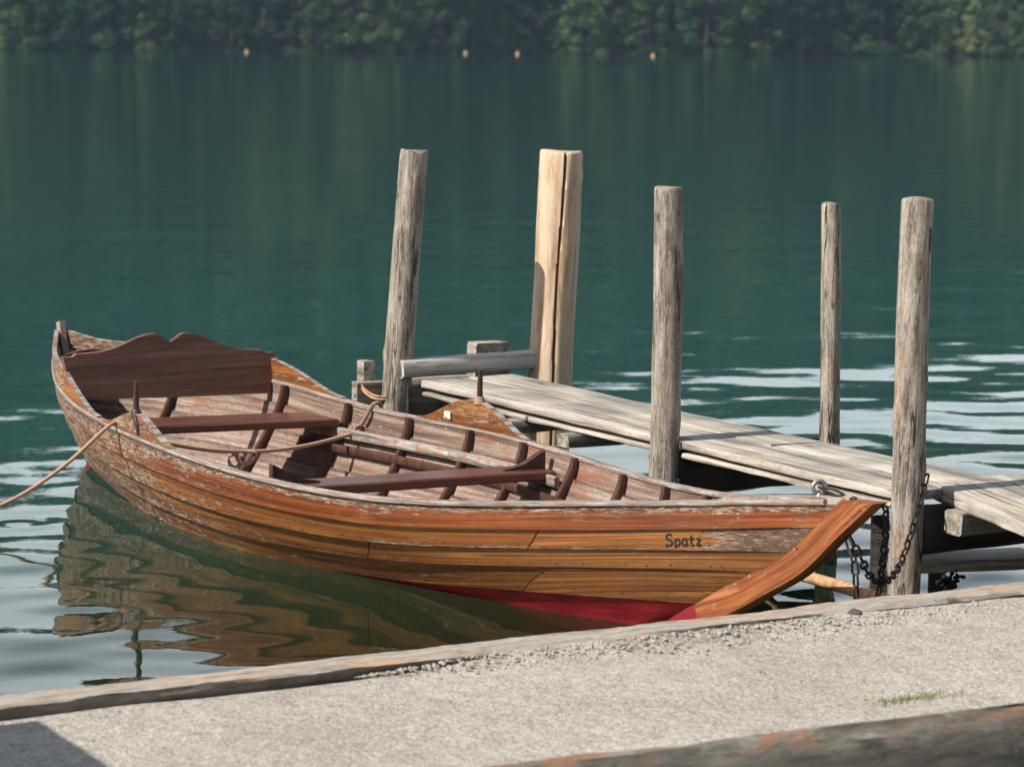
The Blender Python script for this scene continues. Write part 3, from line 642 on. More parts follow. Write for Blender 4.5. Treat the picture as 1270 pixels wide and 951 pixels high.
def strake(side, k, parent, ta=None, tb=None, tone=None):
    NT = 90 if ta is None and tb is None else 60
    nv = 3 if k < 4 else 8; vs = []; uv = []; wr = []; lp = []; fs = []; mi = []
    for layer in (0, 1):
        for i in range(NT + 1):
            g = 0; prev = None
            for j in range(nv + 1):
                f = j / nv; lo_ = 0 if ta is None else ta + .010 * (f - .5) + .0006; hi_ = 1 if tb is None else tb + .010 * (f - .5) - .0006
                t = lo_ + (hi_ - lo_) * i / NT; v0, v1 = vb(k, t), vb(k + 1, t); top = v0 - (.035 if k > 0 and f == 0 else 0); v = top + (v1 - top) * f
                ends = min(1, min(t, 1 - t) * 12 + .12)
                off = (.001 + LAP * f) * ends if k < 4 else (.001 * ends)
                s, y, z = hull(side, t, v, off - (TH * (1 if k < 4 else 1) if layer else 0)); p = Lw(s, y, z)
                if prev is not None: g += (p - prev).length
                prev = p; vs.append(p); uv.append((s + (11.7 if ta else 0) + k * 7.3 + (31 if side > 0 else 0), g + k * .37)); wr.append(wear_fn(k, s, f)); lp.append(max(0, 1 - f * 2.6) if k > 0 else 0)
    W_ = nv + 1; n1 = (NT + 1) * W_
    for layer in (0, 1):
        for i in range(NT):
            for j in range(nv):
                a = layer * n1 + i * W_ + j; q = (a, a + 1, a + W_ + 1, a + W_); fs.append(q if (layer == 0) == (side < 0) else q[::-1]); mi.append(layer)
    for i in range(NT):
        for j in (0, nv):
            a = i * W_ + j; q = (a, a + W_, n1 + a + W_, n1 + a); fs.append(q if (j == 0) == (side < 0) else q[::-1]); mi.append(0)
    for i in (0, NT):
        for j in range(nv): a = i * W_ + j; fs.append((a, a + 1, n1 + a + 1, n1 + a)); mi.append(0)
    me = pydata('hull_plank', vs, fs); me.materials.append(M['red' if k == 4 else 'varnish']); me.materials.append(M['inner'])
    me.polygons.foreach_set('material_index', mi); set_uv(me, uv); set_attr(me, 'wear', wr); set_attr(me, 'lap', lp); set_attr(me, 'kind_of_plank', [k / 4] * len(vs)); set_attr(me, 'tone', [(.46, .78, .62, .52, .5)[k] if tone is None else tone] * len(vs)); autosmooth(me, 35)
    return link('hull_plank' if k < 4 else 'bottom_plank', me, parent)
planks = {}
JOINT = {1: (.80, .60, .90), 2: (.675, .42, .66), 3: (.845, .34, .62)}
for side in (-1, 1):
    for k in range(5):
        if k in JOINT: tj, qa, qb_ = JOINT[k]; strake(side, k, boat, None, tj, qa); planks[side, k] = strake(side, k, boat, tj, None, qb_)
        else: planks[side, k] = strake(side, k, boat)

def sweep(name, pts, hw, hh, mat, parent, up=Vector((0, 0, 1)), uvoff=0.0, widths=None):
    """rectangular section swept along pts (boat space); hw across, hh up; bevelled"""
    vs = []; fs = []; uv = []; N = len(pts); pts = [Vector(p) for p in pts]; L = 0
    for i, p in enumerate(pts):
        t = (pts[min(i+1, N-1)] - pts[max(i-1, 0)]).normalized(); s = t.cross(up).normalized(); q = s.cross(t)
        if i: L += (p - pts[i-1]).length
        k = widths[i] if widths else 1; a, b = hw * k, hh * k; e = min(a, b) * .35
        pr_ = [(-a, -b+e), (-a+e, -b), (a-e, -b), (a, -b+e), (a, b-e), (a-e, b), (-a+e, b), (-a, b-e)]
        for m, (x, y) in enumerate(pr_): vs.append(p + s * x + q * y); uv.append((L + uvoff, m * .02 + uvoff))
    for i in range(N - 1):
        for k in range(8): fs.append((i*8+k, i*8+(k+1) % 8, (i+1)*8+(k+1) % 8, (i+1)*8+k))
    fs.append(tuple(range(8))[::-1]); fs.append(tuple(range((N-1)*8, N*8)))
    me = pydata(name, vs, fs)
    bm = bmesh.new(); bm.from_mesh(me); bmesh.ops.recalc_face_normals(bm, faces=bm.faces); bm.to_mesh(me); bm.free()
    set_uv(me, uv); autosmooth(me, 50); return link(name, me, parent, [mat])
for side in (-1, 1):      # gunwale rails
    ss = np.linspace(.05, 5.30, 110)
    sweep('gunwale', [Lw(s, side * (fb(s) - .004), fz(s) + .006 + .0015 * mnoise.noise((s * 9, side, 0))) for s in ss], .0145, .009, M['rail'], boat, uvoff=side * 3.0)

def plate(name, ss, zlo, zhi, lat, th, side, mats, parent, wear=.5, k=0, rail=None):
    """upright board following the sheer: outer face material 0, inner 1"""
    vs = []; fs = []; uv = []; wr = []; mi = []; n = len(ss); nh = 4
    for layer in (0, 1):
        for s in ss:
            for j in range(nh + 1):
                z = zlo(s) + (zhi(s) - zlo(s)) * j / nh; vs.append(Lw(s, side * (lat(s) + (th / 2 if layer == 0 else -th / 2)), z)); uv.append((s + 3.7 * side + 50 + k, z)); wr.append(wear(s) if callable(wear) else wear)
    W_ = nh + 1; n1 = n * W_
    for layer in (0, 1):
        for i in range(n - 1):
            for j in range(nh):
                a = layer * n1 + i * W_ + j; fs.append((a, a + 1, a + W_ + 1, a + W_)); mi.append(layer)
    for i in range(n - 1):
        for j in (0, nh): a = i * W_ + j; fs.append((a, a + W_, n1 + a + W_, n1 + a)); mi.append(2 if j else 0)
    for i in (0, n - 1):
        for j in range(nh): a = i * W_ + j; fs.append((a, a + 1, n1 + a + 1, n1 + a)); mi.append(0)
    me = pydata(name, vs, fs)
    for m in mats: me.materials.append(m)
    me.polygons.foreach_set('material_index', mi)
    bm = bmesh.new(); bm.from_mesh(me); bmesh.ops.recalc_face_normals(bm, faces=bm.faces); bm.to_mesh(me); bm.free()
    set_uv(me, uv); set_attr(me, 'wear', wr); set_attr(me, 'lap', [0] * len(vs)); set_attr(me, 'tone', [.62] * len(vs)); set_attr(me, 'kind_of_plank', [.25] * len(vs)); autosmooth(me, 40); return link(name, me, parent)
HUMP = {-1: (1.97, .35, .082), 1: (2.42, .36, .108)}
for side in (-1, 1):
    qb = plate('quarter_board', np.linspace(.03, 1.56, 60), lambda s: fz(s) + .0165, lambda s: max(fq(s), fz(s) + .021), lambda s: max(fb(s) - .003, .02), .022, side, [M['varnish'], M['varnish'], M['rail']], boat, lambda s: .95 if s < .7 else .95 - .65 * min(1, (s - .7) / .4))
    c, w, h = HUMP[side]
    prof = lambda s, c=c, w=w, h=h: fz(s) + .0165 + h * max(0, math.cos(max(-1, min(1, (s - c) / w)) * math.pi / 2)) ** 1.7
    ob = plate('oarlock_block', np.linspace(c - w, c + w, 50), lambda s: fz(s) + .0160, lambda s: prof(s) + .001, lambda s: fb(s) - .003, .030, side, [M['varnish'], M['varnish'], M['rail']], boat, .42, 9)
    zt = prof(c); pc = c - .02 if side < 0 else c + .03
    link('thole_pin', tube_mesh('thole_pin', [Lw(pc, side * (fb(pc) - .003), zt - .05), Lw(pc, side * (fb(pc) - .003), zt + .055), Lw(pc + .004, side * (fb(pc) - .003), zt + .125)], .0115, 10, taper=[1.1, 1, .75]), ob, [M['seat_z']])
    link('pin_collar', tube_mesh('pin_collar', [Lw(pc, side * (fb(pc) - .003), zt - .012), Lw(pc, side * (fb(pc) - .003), zt + .006), Lw(pc, side * (fb(pc) - .003), zt + .018)], .021, 10, taper=[1.15, 1, .7]), ob, [M['rail' if side > 0 else 'seat_z']])
    # iron strap on the face of the block
    sy = side * (fb(c) - .003) - side * .018 * (1 if side > 0 else -1)
    if side < 0: link('iron_strap', tube_mesh('iron_strap', spline([Lw(c + .01, sy, zt - .004), Lw(c + .03, sy - .003, zt - .03), Lw(c + .045, sy - .004, zt - .075)], 5), .008, 7), ob, [M['iron']])
    else: link('pale_flake', beam_mesh('pale_flake', .05, .004, .028), ob, [M['paper']]).location = Lw(2.24, fb(2.24) - .0195, fz(2.24) + .062)

# stem and stern post
def post_board(name, outer, depth, half, mat, parent, wearf, zcap=lambda s: 9):
    vs = []; fs = []; uv = []; wr = []; n = len(outer); L = 0
    for i, p in enumerate(outer):
        a, b = outer[max(i-1, 0)], outer[min(i+1, n-1)]; tx, tz = b[0]-a[0], b[1]-a[1]; l_ = math.hypot(tx, tz); nx, nz = -tz/l_, tx/l_
        if i: L += math.hypot(p[0]-outer[i-1][0], p[1]-outer[i-1][1])
        d = depth(i / (n - 1)); h = half
        for f, hh in ((0, .55), (.08, 1), (.5, 1), (.92, 1), (1, .8)):
            for sg in (-1, 1): vs.append(Lw(p[0] + nx * d * f, sg * h * hh, min(p[1] + nz * d * f, zcap(p[0] + nx * d * f)))); uv.append((L, f * .15 + sg)); wr.append(wearf(p[0], p[1]))
    R = 10
    ring = [0, 2, 4, 6, 8, 9, 7, 5, 3, 1]
    for i in range(n - 1):
        for k in range(10):
            a, b = ring[k], ring[(k+1) % 10]; fs.append((i*R+a, i*R+b, (i+1)*R+b, (i+1)*R+a))
    fs.append(tuple(ring)); fs.append(tuple((n-1)*R+q for q in ring[::-1]))
    me = pydata(name, vs, fs); bm = bmesh.new(); bm.from_mesh(me); bmesh.ops.recalc_face_normals(bm, faces=bm.faces); bm.to_mesh(me); bm.free()
    set_uv(me, uv); set_attr(me, 'wear', wr); set_attr(me, 'red_paint', wr); autosmooth(me, 35); return link(name, me, parent, [mat])
def sp2(pts, n=8): return [(q.x, q.z) for q in spline([(a, 0, b) for a, b in pts], n)]
stem = post_board('stem', sp2([(4.05, -.12), (4.35, -.085), (4.60, -.01), (4.85, .095), (5.03, .19), (5.21, .292), (5.37, .425), (5.535, .556)]), lambda f: .22 - .128 * min(1, f / .5), .026, M['stem'], boat, lambda s, z: 1 if z < .035 else 0, lambda s: .553 - (5.535 - s) * .07)
stern = post_board('stern_post', sp2([(.012, .603), (.05, .48), (.16, .25), (.27, .05), (.42, -.08), (.75, -.11)]), lambda f: .035, .016, M['rail'], boat, lambda s, z: 1 if z < .075 else 0)
sweep('keel', [Lw(s, 0, -.075 - .035 * math.sin(math.pi * min(1, (s - .6) / 3.7))) for s in np.linspace(.7, 4.2, 30)], .02, .03, M['red'], boat)

# ribs, risers, thwarts, floor
def inner_y(s, z, extra=.0):
    """inner half-breadth at station s and height z"""
    best = None
    for i in range(41):
        v = i / 40; t = max(0, min(1, (s - s_stern(v)) / (s_bow(v) - s_stern(v)))); q = hull(1, t, v, -TH - extra)
        if best is None or abs(q[2] - z) < best[0]: best = (abs(q[2] - z), q[1])
    return best[1]
for side in (-1, 1):
    for s0 in (.62, 1.2, 1.62, 2.03, 2.42, 2.78, 3.17, 3.60, 4.06, 4.50):
        pts = []
        for i in range(15):
            v = .0 + (.90 if s0 < 4 else .80 if s0 < 4.3 else .60) * i / 14; t = (s0 - s_stern(v)) / (s_bow(v) - s_stern(v)); s, y, z = hull(side, t, v, -TH - .010); pts.append(Lw(s0, y, z + (.004 if i == 0 else 0)))
        vs = []; fs = []
        for i, p in enumerate(pts):
            a, b = pts[max(i-1, 0)], pts[min(i+1, 14)]; t = (b - a).normalized(); nn = Vector((0, -t.z, t.y)) * (-side if side > 0 else -side)
            if nn.y * side > 0: nn = -nn
            for dx, dn in ((-.013, -.012), (.013, -.012), (.013, .012), (.009, .017), (-.009, .017), (-.013, .012)): vs.append(p + Vector((dx, 0, 0)) + nn * dn)
        for i in range(14):
            for k in range(6): fs.append((i*6+k, i*6+(k+1) % 6, i*6+6+(k+1) % 6, i*6+6+k))
        fs.append(tuple(range(6))); fs.append(tuple(range(84, 90))[::-1])
        me = pydata('rib', vs, fs); bm = bmesh.new(); bm.from_mesh(me); bmesh.ops.recalc_face_normals(bm, faces=bm.faces); bm.to_mesh(me); bm.free(); autosmooth(me, 40)
        link('rib', me, boat, [M['seat_z']])
    ss = np.linspace(1.44, 3.12, 40)
    sweep('riser', [Lw(s, side * (inner_y(s, .255) - .034), .262 - .012 * (s - 1.44)) for s in ss], .011, .021, M['rail'], boat, uvoff=side * 9)
    ss = np.linspace(1.44, 3.6, 44)
    sweep('lower_riser', [Lw(s, side * (inner_y(s, .19) - .030), .20 - .010 * (s - 1.44)) for s in ss], .007, .017, M['seat_z'], boat, uvoff=side * 9)
def thwart(s0, s1, z, th, skew=0):
    yF = min(inner_y(s0, z - th / 2, 0), inner_y(s1, z - th / 2, 0)) - .010
    bm = bmesh.new(); n = 14; rings = []
    for i in range(n + 1):
        y = -yF + 2 * yF * i / n; sh_ = skew * y; b = .006
        pr_ = [(s0, z - b), (s0 + b, z), (s1 - b, z), (s1, z - b), (s1, z - th + b), (s1 - b, z - th), (s0 + b, z - th), (s0, z - th + b)]
        rings.append([bm.verts.new(Lw(a + sh_, y, c + .002 * math.sin(y * 4) - .034 * y)) for a, c in pr_])
    for a, b in zip(rings, rings[1:]):
        for k in range(8): bm.faces.new((a[k], a[(k+1) % 8], b[(k+1) % 8], b[k]))
    bm.faces.new(rings[0]); bm.faces.new(rings[-1][::-1])
    return link('thwart', autosmooth(bm_mesh('thwart', bm), 30), boat, [M['seat']]), yF
t1, y1 = thwart(1.34, 1.61, .330, .034, .06); t2, y2 = thwart(2.875, 3.055, .292, .036, -.01)
for side in (-1, 1):      # hanging knees on the forward thwart
    prof = [(0, 0), (.20, 0), (.185, .006), (.14, .012), (.10, .022), (.06, .040), (.03, .058), (0, .072)]
    yb = y2 - .002; bm = bmesh.new(); A = [bm.verts.new(Lw(2.955, side * (yb - a), .2925 - .034 * side * (yb - a) + b)) for a, b in prof]; B = [bm.verts.new(Lw(2.985, side * (yb - a), .2925 - .034 * side * (yb - a) + b)) for a, b in prof]
    bm.faces.new(A); bm.faces.new(B[::-1])
    for k in range(len(A)): bm.faces.new((A[k], A[(k+1) % len(A)], B[(k+1) % len(A)], B[k]))
    link('thwart_knee', autosmooth(bm_mesh('thwart_knee', bm), 30), t2, [M['seat_z']])
# backrest
def backrest(s0, zb, th, prof, half_b, half_t, mat, name, rake, tilt=0):
    n = 64; A = []; B = []; bm = bmesh.new()
    top = [(-half_t + 2 * half_t * i / n) for i in range(n + 1)]
    out = [(y, prof(y)) for y in top] + [(half_b, zb - tilt * half_b), (0, zb - .004), (-half_b, zb + tilt * half_b)]
    for y, z in out:
        s = s0 - (z - zb) * rake; A.append(bm.verts.new(Lw(s, y, z))); B.append(bm.verts.new(Lw(s + th, y, z)))
    bm.faces.new(A); bm.faces.new(B[::-1])
    for k in range(len(A)): bm.faces.new((A[k], A[(k+1) % len(A)], B[(k+1) % len(A)], B[k]))
    return link(name, autosmooth(bm_mesh(name, bm), 40), boat, [mat])
def bp(y):
    a = abs(y); z = .572 + .078 * math.exp(-((a - .075) / .165) ** 2) if a > .075 else .650 - .036 * max(0, 1 - a / .055) ** .8
    return z - (.012 if a > .44 else 0) - .036 * y
backrest(1.09, .386, .026, bp, .465, .500, M['back'], 'backrest', .12, .036)
backrest(.30, .34, .02, lambda y: .47 + .04 * math.cos(y * 9), .12, .145, M['seat'], 'stern_bulkhead', 0)
# rests of the stern sheets: a panel below the backrest, floor boards
for j in range(7):
    y0 = -.42 + j * .12; pts = []
    bm = bmesh.new(); lo = []; hi = []
    a_, b_ = y0 + .003, y0 + .117
    ss = [s for s in np.linspace(.45, 4.6, 40) if inner_y(s, .03) - .004 > min(abs(a_), abs(b_)) or a_ * b_ < 0]
    R = []
    for s in ss:
        lim = inner_y(s, .03) - .004; ya, yb_ = max(a_, -lim), min(b_, lim)
        if yb_ - ya < .004: continue
        R.append([bm.verts.new(Lw(s, ya, .036)), bm.verts.new(Lw(s, yb_, .036)), bm.verts.new(Lw(s, yb_, .020)), bm.verts.new(Lw(s, ya, .020))])
    for a, b in zip(R, R[1:]):
        for k in range(4): bm.faces.new((a[k], a[(k+1) % 4], b[(k+1) % 4], b[k]))
    bm.faces.new(R[0][::-1]); bm.faces.new(R[-1])
    me = bm_mesh('floor_board', bm); set_uv(me, [(v.co.x + j * 3.1, v.co.y) for v in me.vertices]); link('floor_board', me, boat, [M['inner']])
# breasthook and eye bolt at the bow
bm = bmesh.new(); R = []
for s in np.linspace(4.86, 5.40, 14):
    h = max(.012, fb(min(s, 5.3)) - .006); z = fz(min(s, 5.34)) + .020 + max(0, s - 5.34) * .12
    R.append([bm.verts.new(Lw(s, -h, z)), bm.verts.new(Lw(s, 0, z + .006)), bm.verts.new(Lw(s, h, z)), bm.verts.new(Lw(s, h, z - .022)), bm.verts.new(Lw(s, -h, z - .022))])
for a, b in zip(R, R[1:]):
    for k in range(5): bm.faces.new((a[k], a[(k+1) % 5], b[(k+1) % 5], b[k]))
bm.faces.new(R[0][::-1]); bm.faces.new(R[-1]); me = bm_mesh('breasthook', bm); set_uv(me, [(v.co.x, v.co.y) for v in me.vertices]); link('breasthook', autosmooth(me, 40), boat, [M['rail']])
eb = link('eye_bolt', tube_mesh('eye_bolt', [Lw(5.245, 0, .572) + Vector((math.cos(a) * .012, math.sin(a) * .017, 0)) * 1 + Vector((0, 0, math.sin(a * 1) * 0)) if False else Lw(5.245 + .006 * math.cos(a), .020 * math.cos(a), .560 + .020 * math.sin(a)) for a in np.linspace(0, 2 * math.pi, 21)[:-1]], .0065, 8, closed=True), boat, [M['steel']])
link('bolt_shank', tube_mesh('bolt_shank', [Lw(5.245, 0, .515), Lw(5.245, 0, .533), Lw(5.245, 0, .543)], .009, 10, taper=[1.7, 1.5, .9]), eb, [M['steel']])
link('shackle', tube_mesh('shackle', spline([Lw(5.245, .012, .560), Lw(5.285, .022, .556), Lw(5.335, .020, .548), Lw(5.355, .0, .548), Lw(5.335, -.012, .550), Lw(5.285, -.012, .557), Lw(5.250, -.006, .562)], 5), .0045, 7), eb, [M['iron']])
# nails along the laps
bm = bmesh.new(); rnd = random.Random(3)
for k in (1, 2, 3):
    for i in range((0, 30, 46, 40)[k]):
        t = .06 + (.90 if k == 3 else .93) * i / (0, 29, 45, 39)[k] + rnd.uniform(-.009, .009); v = vb(k, t) + (vb(k + 1, t) - vb(k, t)) * (rnd.uniform(.76, .86) if k else rnd.choice((.25, .84)))
        f = (v - vb(k, t)) / (vb(k + 1, t) - vb(k, t)); s, y, z = hull(-1, t, v, .001 + LAP * f + .0005)
        bmesh.ops.create_icosphere(bm, subdivisions=1, radius=1, matrix=Matrix.Translation(Lw(s, y, z)) @ Matrix.Diagonal((.0042, .0016, .0034, 1)))
tag(link('nail_heads', bm_mesh('nail_heads', bm), boat, [M['iron']]), kind='stuff')
# hand-painted name on the second plank
strokes = [ [(.62,.86),(.42,1.0),(.16,.92),(.12,.70),(.36,.52),(.58,.34),(.50,.10),(.24,.02),(.02,.16)],
  [(.86,.56),(.86,-.18)], [(.86,.42),(1.06,.58),(1.24,.44),(1.22,.16),(1.04,.04),(.86,.16)],
  [(1.86,.54),(1.64,.60),(1.48,.40),(1.50,.14),(1.68,.04),(1.86,.20)], [(1.86,.58),(1.86,.16),(1.96,.04)],
  [(2.28,.92),(2.26,.30),(2.34,.08),(2.50,.08)], [(2.08,.60),(2.52,.60)],
  [(2.72,.58),(3.10,.56)], [(3.10,.56),(2.72,.08)], [(2.72,.08),(3.16,.08)] ]
vs = []; fs = []
def on_plank(x, y):
    sv = 4.655 + x * .0435; fz_ = .80 - y * .56        # position along the boat, share of the plank's height
    t = .84
    for _ in range(6):
        v = vb(1, t) + (vb(2, t) - vb(1, t)) * fz_; t += (sv - hull(-1, t, v)[0]) / 5.0
    v = vb(1, t) + (vb(2, t) - vb(1, t)) * fz_; s, yy, z = hull(-1, t, v, .001 + LAP * fz_ + .0011); return Lw(s, yy, z)
for st in strokes:
    pts = spline([(a, b, 0) for a, b in st], 5) if len(st) > 2 else [Vector((*st[0], 0)), Vector((*st[1], 0))]
    for i, p in enumerate(pts):
        d = (pts[min(i+1, len(pts)-1)] - pts[max(i-1, 0)]).normalized(); w = .082
        for sg in (-1, 1): vs.append(on_plank(p.x - d.y * w * sg, p.y + d.x * w * sg * 1.25))
        if i: n0 = len(vs) - 4; fs.append((n0, n0+1, n0+3, n0+2))
link('name_lettering', pydata('name_lettering', vs, fs), planks[-1, 1], [M['ink']])

# ================================================================== ROPE AND CHAIN
def rope_uv(me, n):
    uv = []
    for i in range(len(me.vertices)): uv.append(((i // n) * .12, (i % n) / n * .35))
    set_uv(me, uv); return me
rp = [Wd(.6, -1.6, -.35), Vector((-2.36, 10.52, -.03)), unpY(0, 627, 10.72), unpY(75, 581, 10.82), Wd(1.77, -.645, .375), Wd(1.77, -.60, .388), Wd(1.775, -.555, .372)]
rp[0] = Vector((-2.9, 10.1, -.5))
for i in range(1, 12):
    f = i / 12; rp.append(Wd(1.78 - .05 * f, -.53 + 1.05 * f, .345 - .075 * f - .085 * 4 * f * (1 - f) * .9))
rp += [Wd(1.725, .535, .27), Wd(1.735, .545, .30), Wd(1.76, .558, .345), Wd(1.775, .575, .385), Wd(1.775, .607, .386), Wd(1.775, .622, .34), Wd(1.775, .60, .24)]
mr = link('mooring_rope', rope_uv(tube_mesh('mooring_rope', spline(rp, 8), .0085, 8), 8), None, [M['rope']])
tag(mr, 'faded orange mooring rope tied across the boat and running left into the water', 'rope')
kc = Wd(1.755, -.06, .215)
for j in range(2):
    pts = [kc + BN * (.035 * math.cos(a) * (1 + .3 * j)) + BU * (.012 * math.sin(2 * a)) + Vector((0, 0, .026 * math.sin(a) - .016 + .010 * j)) + BN * (.05 * j) for a in np.linspace(0, 2 * math.pi, 25)[:-1]]
    link('knot_loop', rope_uv(tube_mesh('knot_loop', pts, .0078, 8, closed=True), 8), mr, [M['rope']])
ks_ = Wd(1.722, .525, .262)
for j in range(2):
    pts = [ks_ + BU * (.012 * (j - .5) * 2 + .004 * math.sin(a)) + BN * (.020 * math.cos(a)) + Vector((0, 0, .034 * math.sin(a))) for a in np.linspace(0, 2 * math.pi, 21)[:-1]]
    link('knot_loop', rope_uv(tube_mesh('knot_loop', pts, .0075, 8, closed=True), 8), mr, [M['rope']])
def link_mesh(L=.047, W=.028, r=.0040):
    pts = []; R = W / 2 - r; h = L / 2 - r - R
    for k in range(16):
        a = 2 * math.pi * k / 16; pts.append((R * math.cos(a), 0, R * math.sin(a) + (h if math.sin(a) >= 0 else -h)))
    me = tube_mesh('chain_link', pts, r, 6, closed=True); me.materials.append(M['iron']); return me
LM = link_mesh()
chain = empty('mooring_chain', unpY(1090, 735, 8.5)); tag(chain, 'dark iron chain hanging between the bow and the rightmost mooring post', 'chain')
bpy.context.view_layer.update()
def lay_chain(pts, pitch=.0375, twist0=0):
    P = spline(pts, 24); acc = 0; prev = P[0]; pos = []; need = pitch / 2
    for p in P[1:]:
        d = (p - prev).length
        while acc + d >= need:
            f = (need - acc) / d; pos.append((prev.lerp(p, f), (p - prev).normalized())); need += pitch
        acc += d; prev = p
    for i, (p, t) in enumerate(pos):
        o = link('chain_link', LM, chain); q = t.to_track_quat('Z', 'Y')
        o.matrix_parent_inverse = Matrix.Translation(-chain.location); o.location = p; o.rotation_mode = 'QUATERNION'
        o.rotation_quaternion = q @ Matrix.Rotation(twist0 + (math.pi / 2) * (i % 2) + .5, 3, 'Z').to_quaternion()
CB = unpY(1092, 722, 8.50)
lay_chain([unpY(1150, 588, 9.04), unpY(1141, 624, 8.99), unpY(1129, 664, 8.90), unpY(1117, 698, 8.78), unpY(1104, 717, 8.62), CB])
lay_chain([Wd(5.385, .0, .43), unpY(1067, 690, 8.33), unpY(1076, 710, 8.40), unpY(1085, 719, 8.46), CB], twist0=.4)
lay_chain([Wd(5.38, -.002, .425), unpY(1060, 700, 8.27), unpY(1062, 746, 8.27)], twist0=.9)
lay_chain([Wd(5.535, .004, .545), unpY(1099, 655, 8.28), unpY(1095, 692, 8.38), CB, unpY(1088, 743, 8.48)], twist0=.2)

# ================================================================== JETTY AND POSTS
JZ = .44; JN = unp(526, 473, JZ); JE = unp(1107, 606, JZ); JD = (JE - JN); JL = JD.length; JD.normalize(); JP = Vector((-JD.y, JD.x, 0))
def J(t, w, z): q = JN + JD * t + JP * w; return Vector((q.x, q.y, z))
jet = empty('wooden_jetty', J(0, 0, 0), math.atan2(JD.y, JD.x)); tag(jet, 'narrow jetty of silvered grey planks on dark crossbeams behind the boat', 'jetty')
def jb(name, a, b, w, h, mat, seed, **k): return beam(name, a, b, w, h, mat, jet, seed=seed, **k)   # jetty space: x along, y across
for i, (w0, w1, ta, tb, sd) in enumerate([(-.005, .228, -.02, 1.985, 1), (.234, .465, -.04, 2.22, 2), (.0, .232, 1.992, 3.30, 3), (.238, .47, 2.228, 3.52, 4)]):
    jb('deck_plank', (ta, (w0 + w1) / 2, JZ - .003 * (i > 1)), (tb, (w0 + w1) / 2, JZ - .004 * (i == 2)), w1 - w0, .030, M['grey'], sd, rough=.0022, warp=.003, seg=16)
for i, (ta, tb) in enumerate([(.0, 1.84), (2.0, 3.24)]): jb('edge_board', (ta, .05, JZ - .046), (tb, .05, JZ - .046), .115, .017, M['grey'], 11 + i, rough=.002, seg=14)
for i, (ta, tb) in enumerate([(.0, 1.9), (2.02, 3.3)]): jb('edge_board', (ta, .40, JZ - .046), (tb, .40, JZ - .046), .10, .03, M['beam'], 15 + i, rough=.002, seg=10)
for t, w0, w1, h, m in [(.80, -.05, .55, .05, 'beam'), (1.25, -.06, .55, .05, 'beam')]: jb('cross_joist', (t, w0, JZ - .066), (t, w1, JZ - .066), .09, h, M[m], int(t * 9))
# timber lying across the far end of the deck, boards clamping the posts
jb('end_rail', (-.15, -.04, JZ + .078), (-.17, .66, JZ + .086), .06, .076, M['pale'], 21, bevel=.008)
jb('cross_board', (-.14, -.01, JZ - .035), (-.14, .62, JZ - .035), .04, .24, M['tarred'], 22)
jb('cross_board', (-.34, -.16, JZ - .03), (-.34, .6, JZ - .03), .05, .10, M['beam'], 23)
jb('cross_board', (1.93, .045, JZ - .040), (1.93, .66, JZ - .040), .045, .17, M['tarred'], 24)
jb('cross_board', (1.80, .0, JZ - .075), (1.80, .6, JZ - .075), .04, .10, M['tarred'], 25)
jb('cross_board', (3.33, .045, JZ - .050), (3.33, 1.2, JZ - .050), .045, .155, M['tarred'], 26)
jb('stub_board', (-.40, -.09, JZ + .055), (-.34, -.09, JZ + .055), .055, .5, M['beam'], 27)
jb('stub_board', (-.36, .50, JZ + .115), (-.28, .50, JZ + .115), .18, .30, M['grey'], 28, bevel=.012, rough=.005)
# landing towards the quay
C0, C1 = unp(1156, 600, JZ), unp(1270, 645, JZ); CD = (C1 - C0).normalized(); CP = Vector((-CD.y, CD.x, 0))
bpy.context.view_layer.update(); JI = jet.matrix_world.inverted()
def jw(name, a, b, w, h, mat, seed, **k): return beam(name, JI @ Vector(a), JI @ Vector(b), w, h, mat, jet, seed=seed, **k)
for j in range(4):
    a = C0 + CP * (.13 + .262 * j) - CD * (.02 + .10 * j); b = C0 + CP * (.13 + .262 * j) + CD * 1.0; a.z = b.z = JZ + .002
    jw('landing_plank', a, b, .255, .055, M['grey'], 30 + j, rough=.003, seg=12)
a = unpY(1182, 634, 9.0); jw('beam_end', a, a + JP * 1.1, .085, .075, M['beam'], 41, bevel=.006)
a = unp(1122, 691, .125); a2 = unp(1280, 684, .125); st = (a2 - a).normalized(); jw('step_plank', a - st * .005, a + st * 1.0, .20, .04, M['beam'], 42, rough=.004)
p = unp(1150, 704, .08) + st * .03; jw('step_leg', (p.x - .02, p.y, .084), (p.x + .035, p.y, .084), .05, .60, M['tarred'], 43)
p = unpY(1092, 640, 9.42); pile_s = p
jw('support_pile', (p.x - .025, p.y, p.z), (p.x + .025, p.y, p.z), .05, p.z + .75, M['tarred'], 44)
# wire tied round post and stub
wl = [J(-.235 + .105 * math.cos(a) - .05, -.055 + .085 * math.sin(a), .372 + .012 * math.sin(2 * a) - .02 * math.cos(a)) for a in np.linspace(0, 2 * math.pi, 31)[:-1]]
for k in range(2): link('wire_tie', tube_mesh('wire_tie', [JI @ (q + Vector((0, 0, .013 * k))) for q in wl], .005, 6, closed=True), jet, [M['red_pole']])

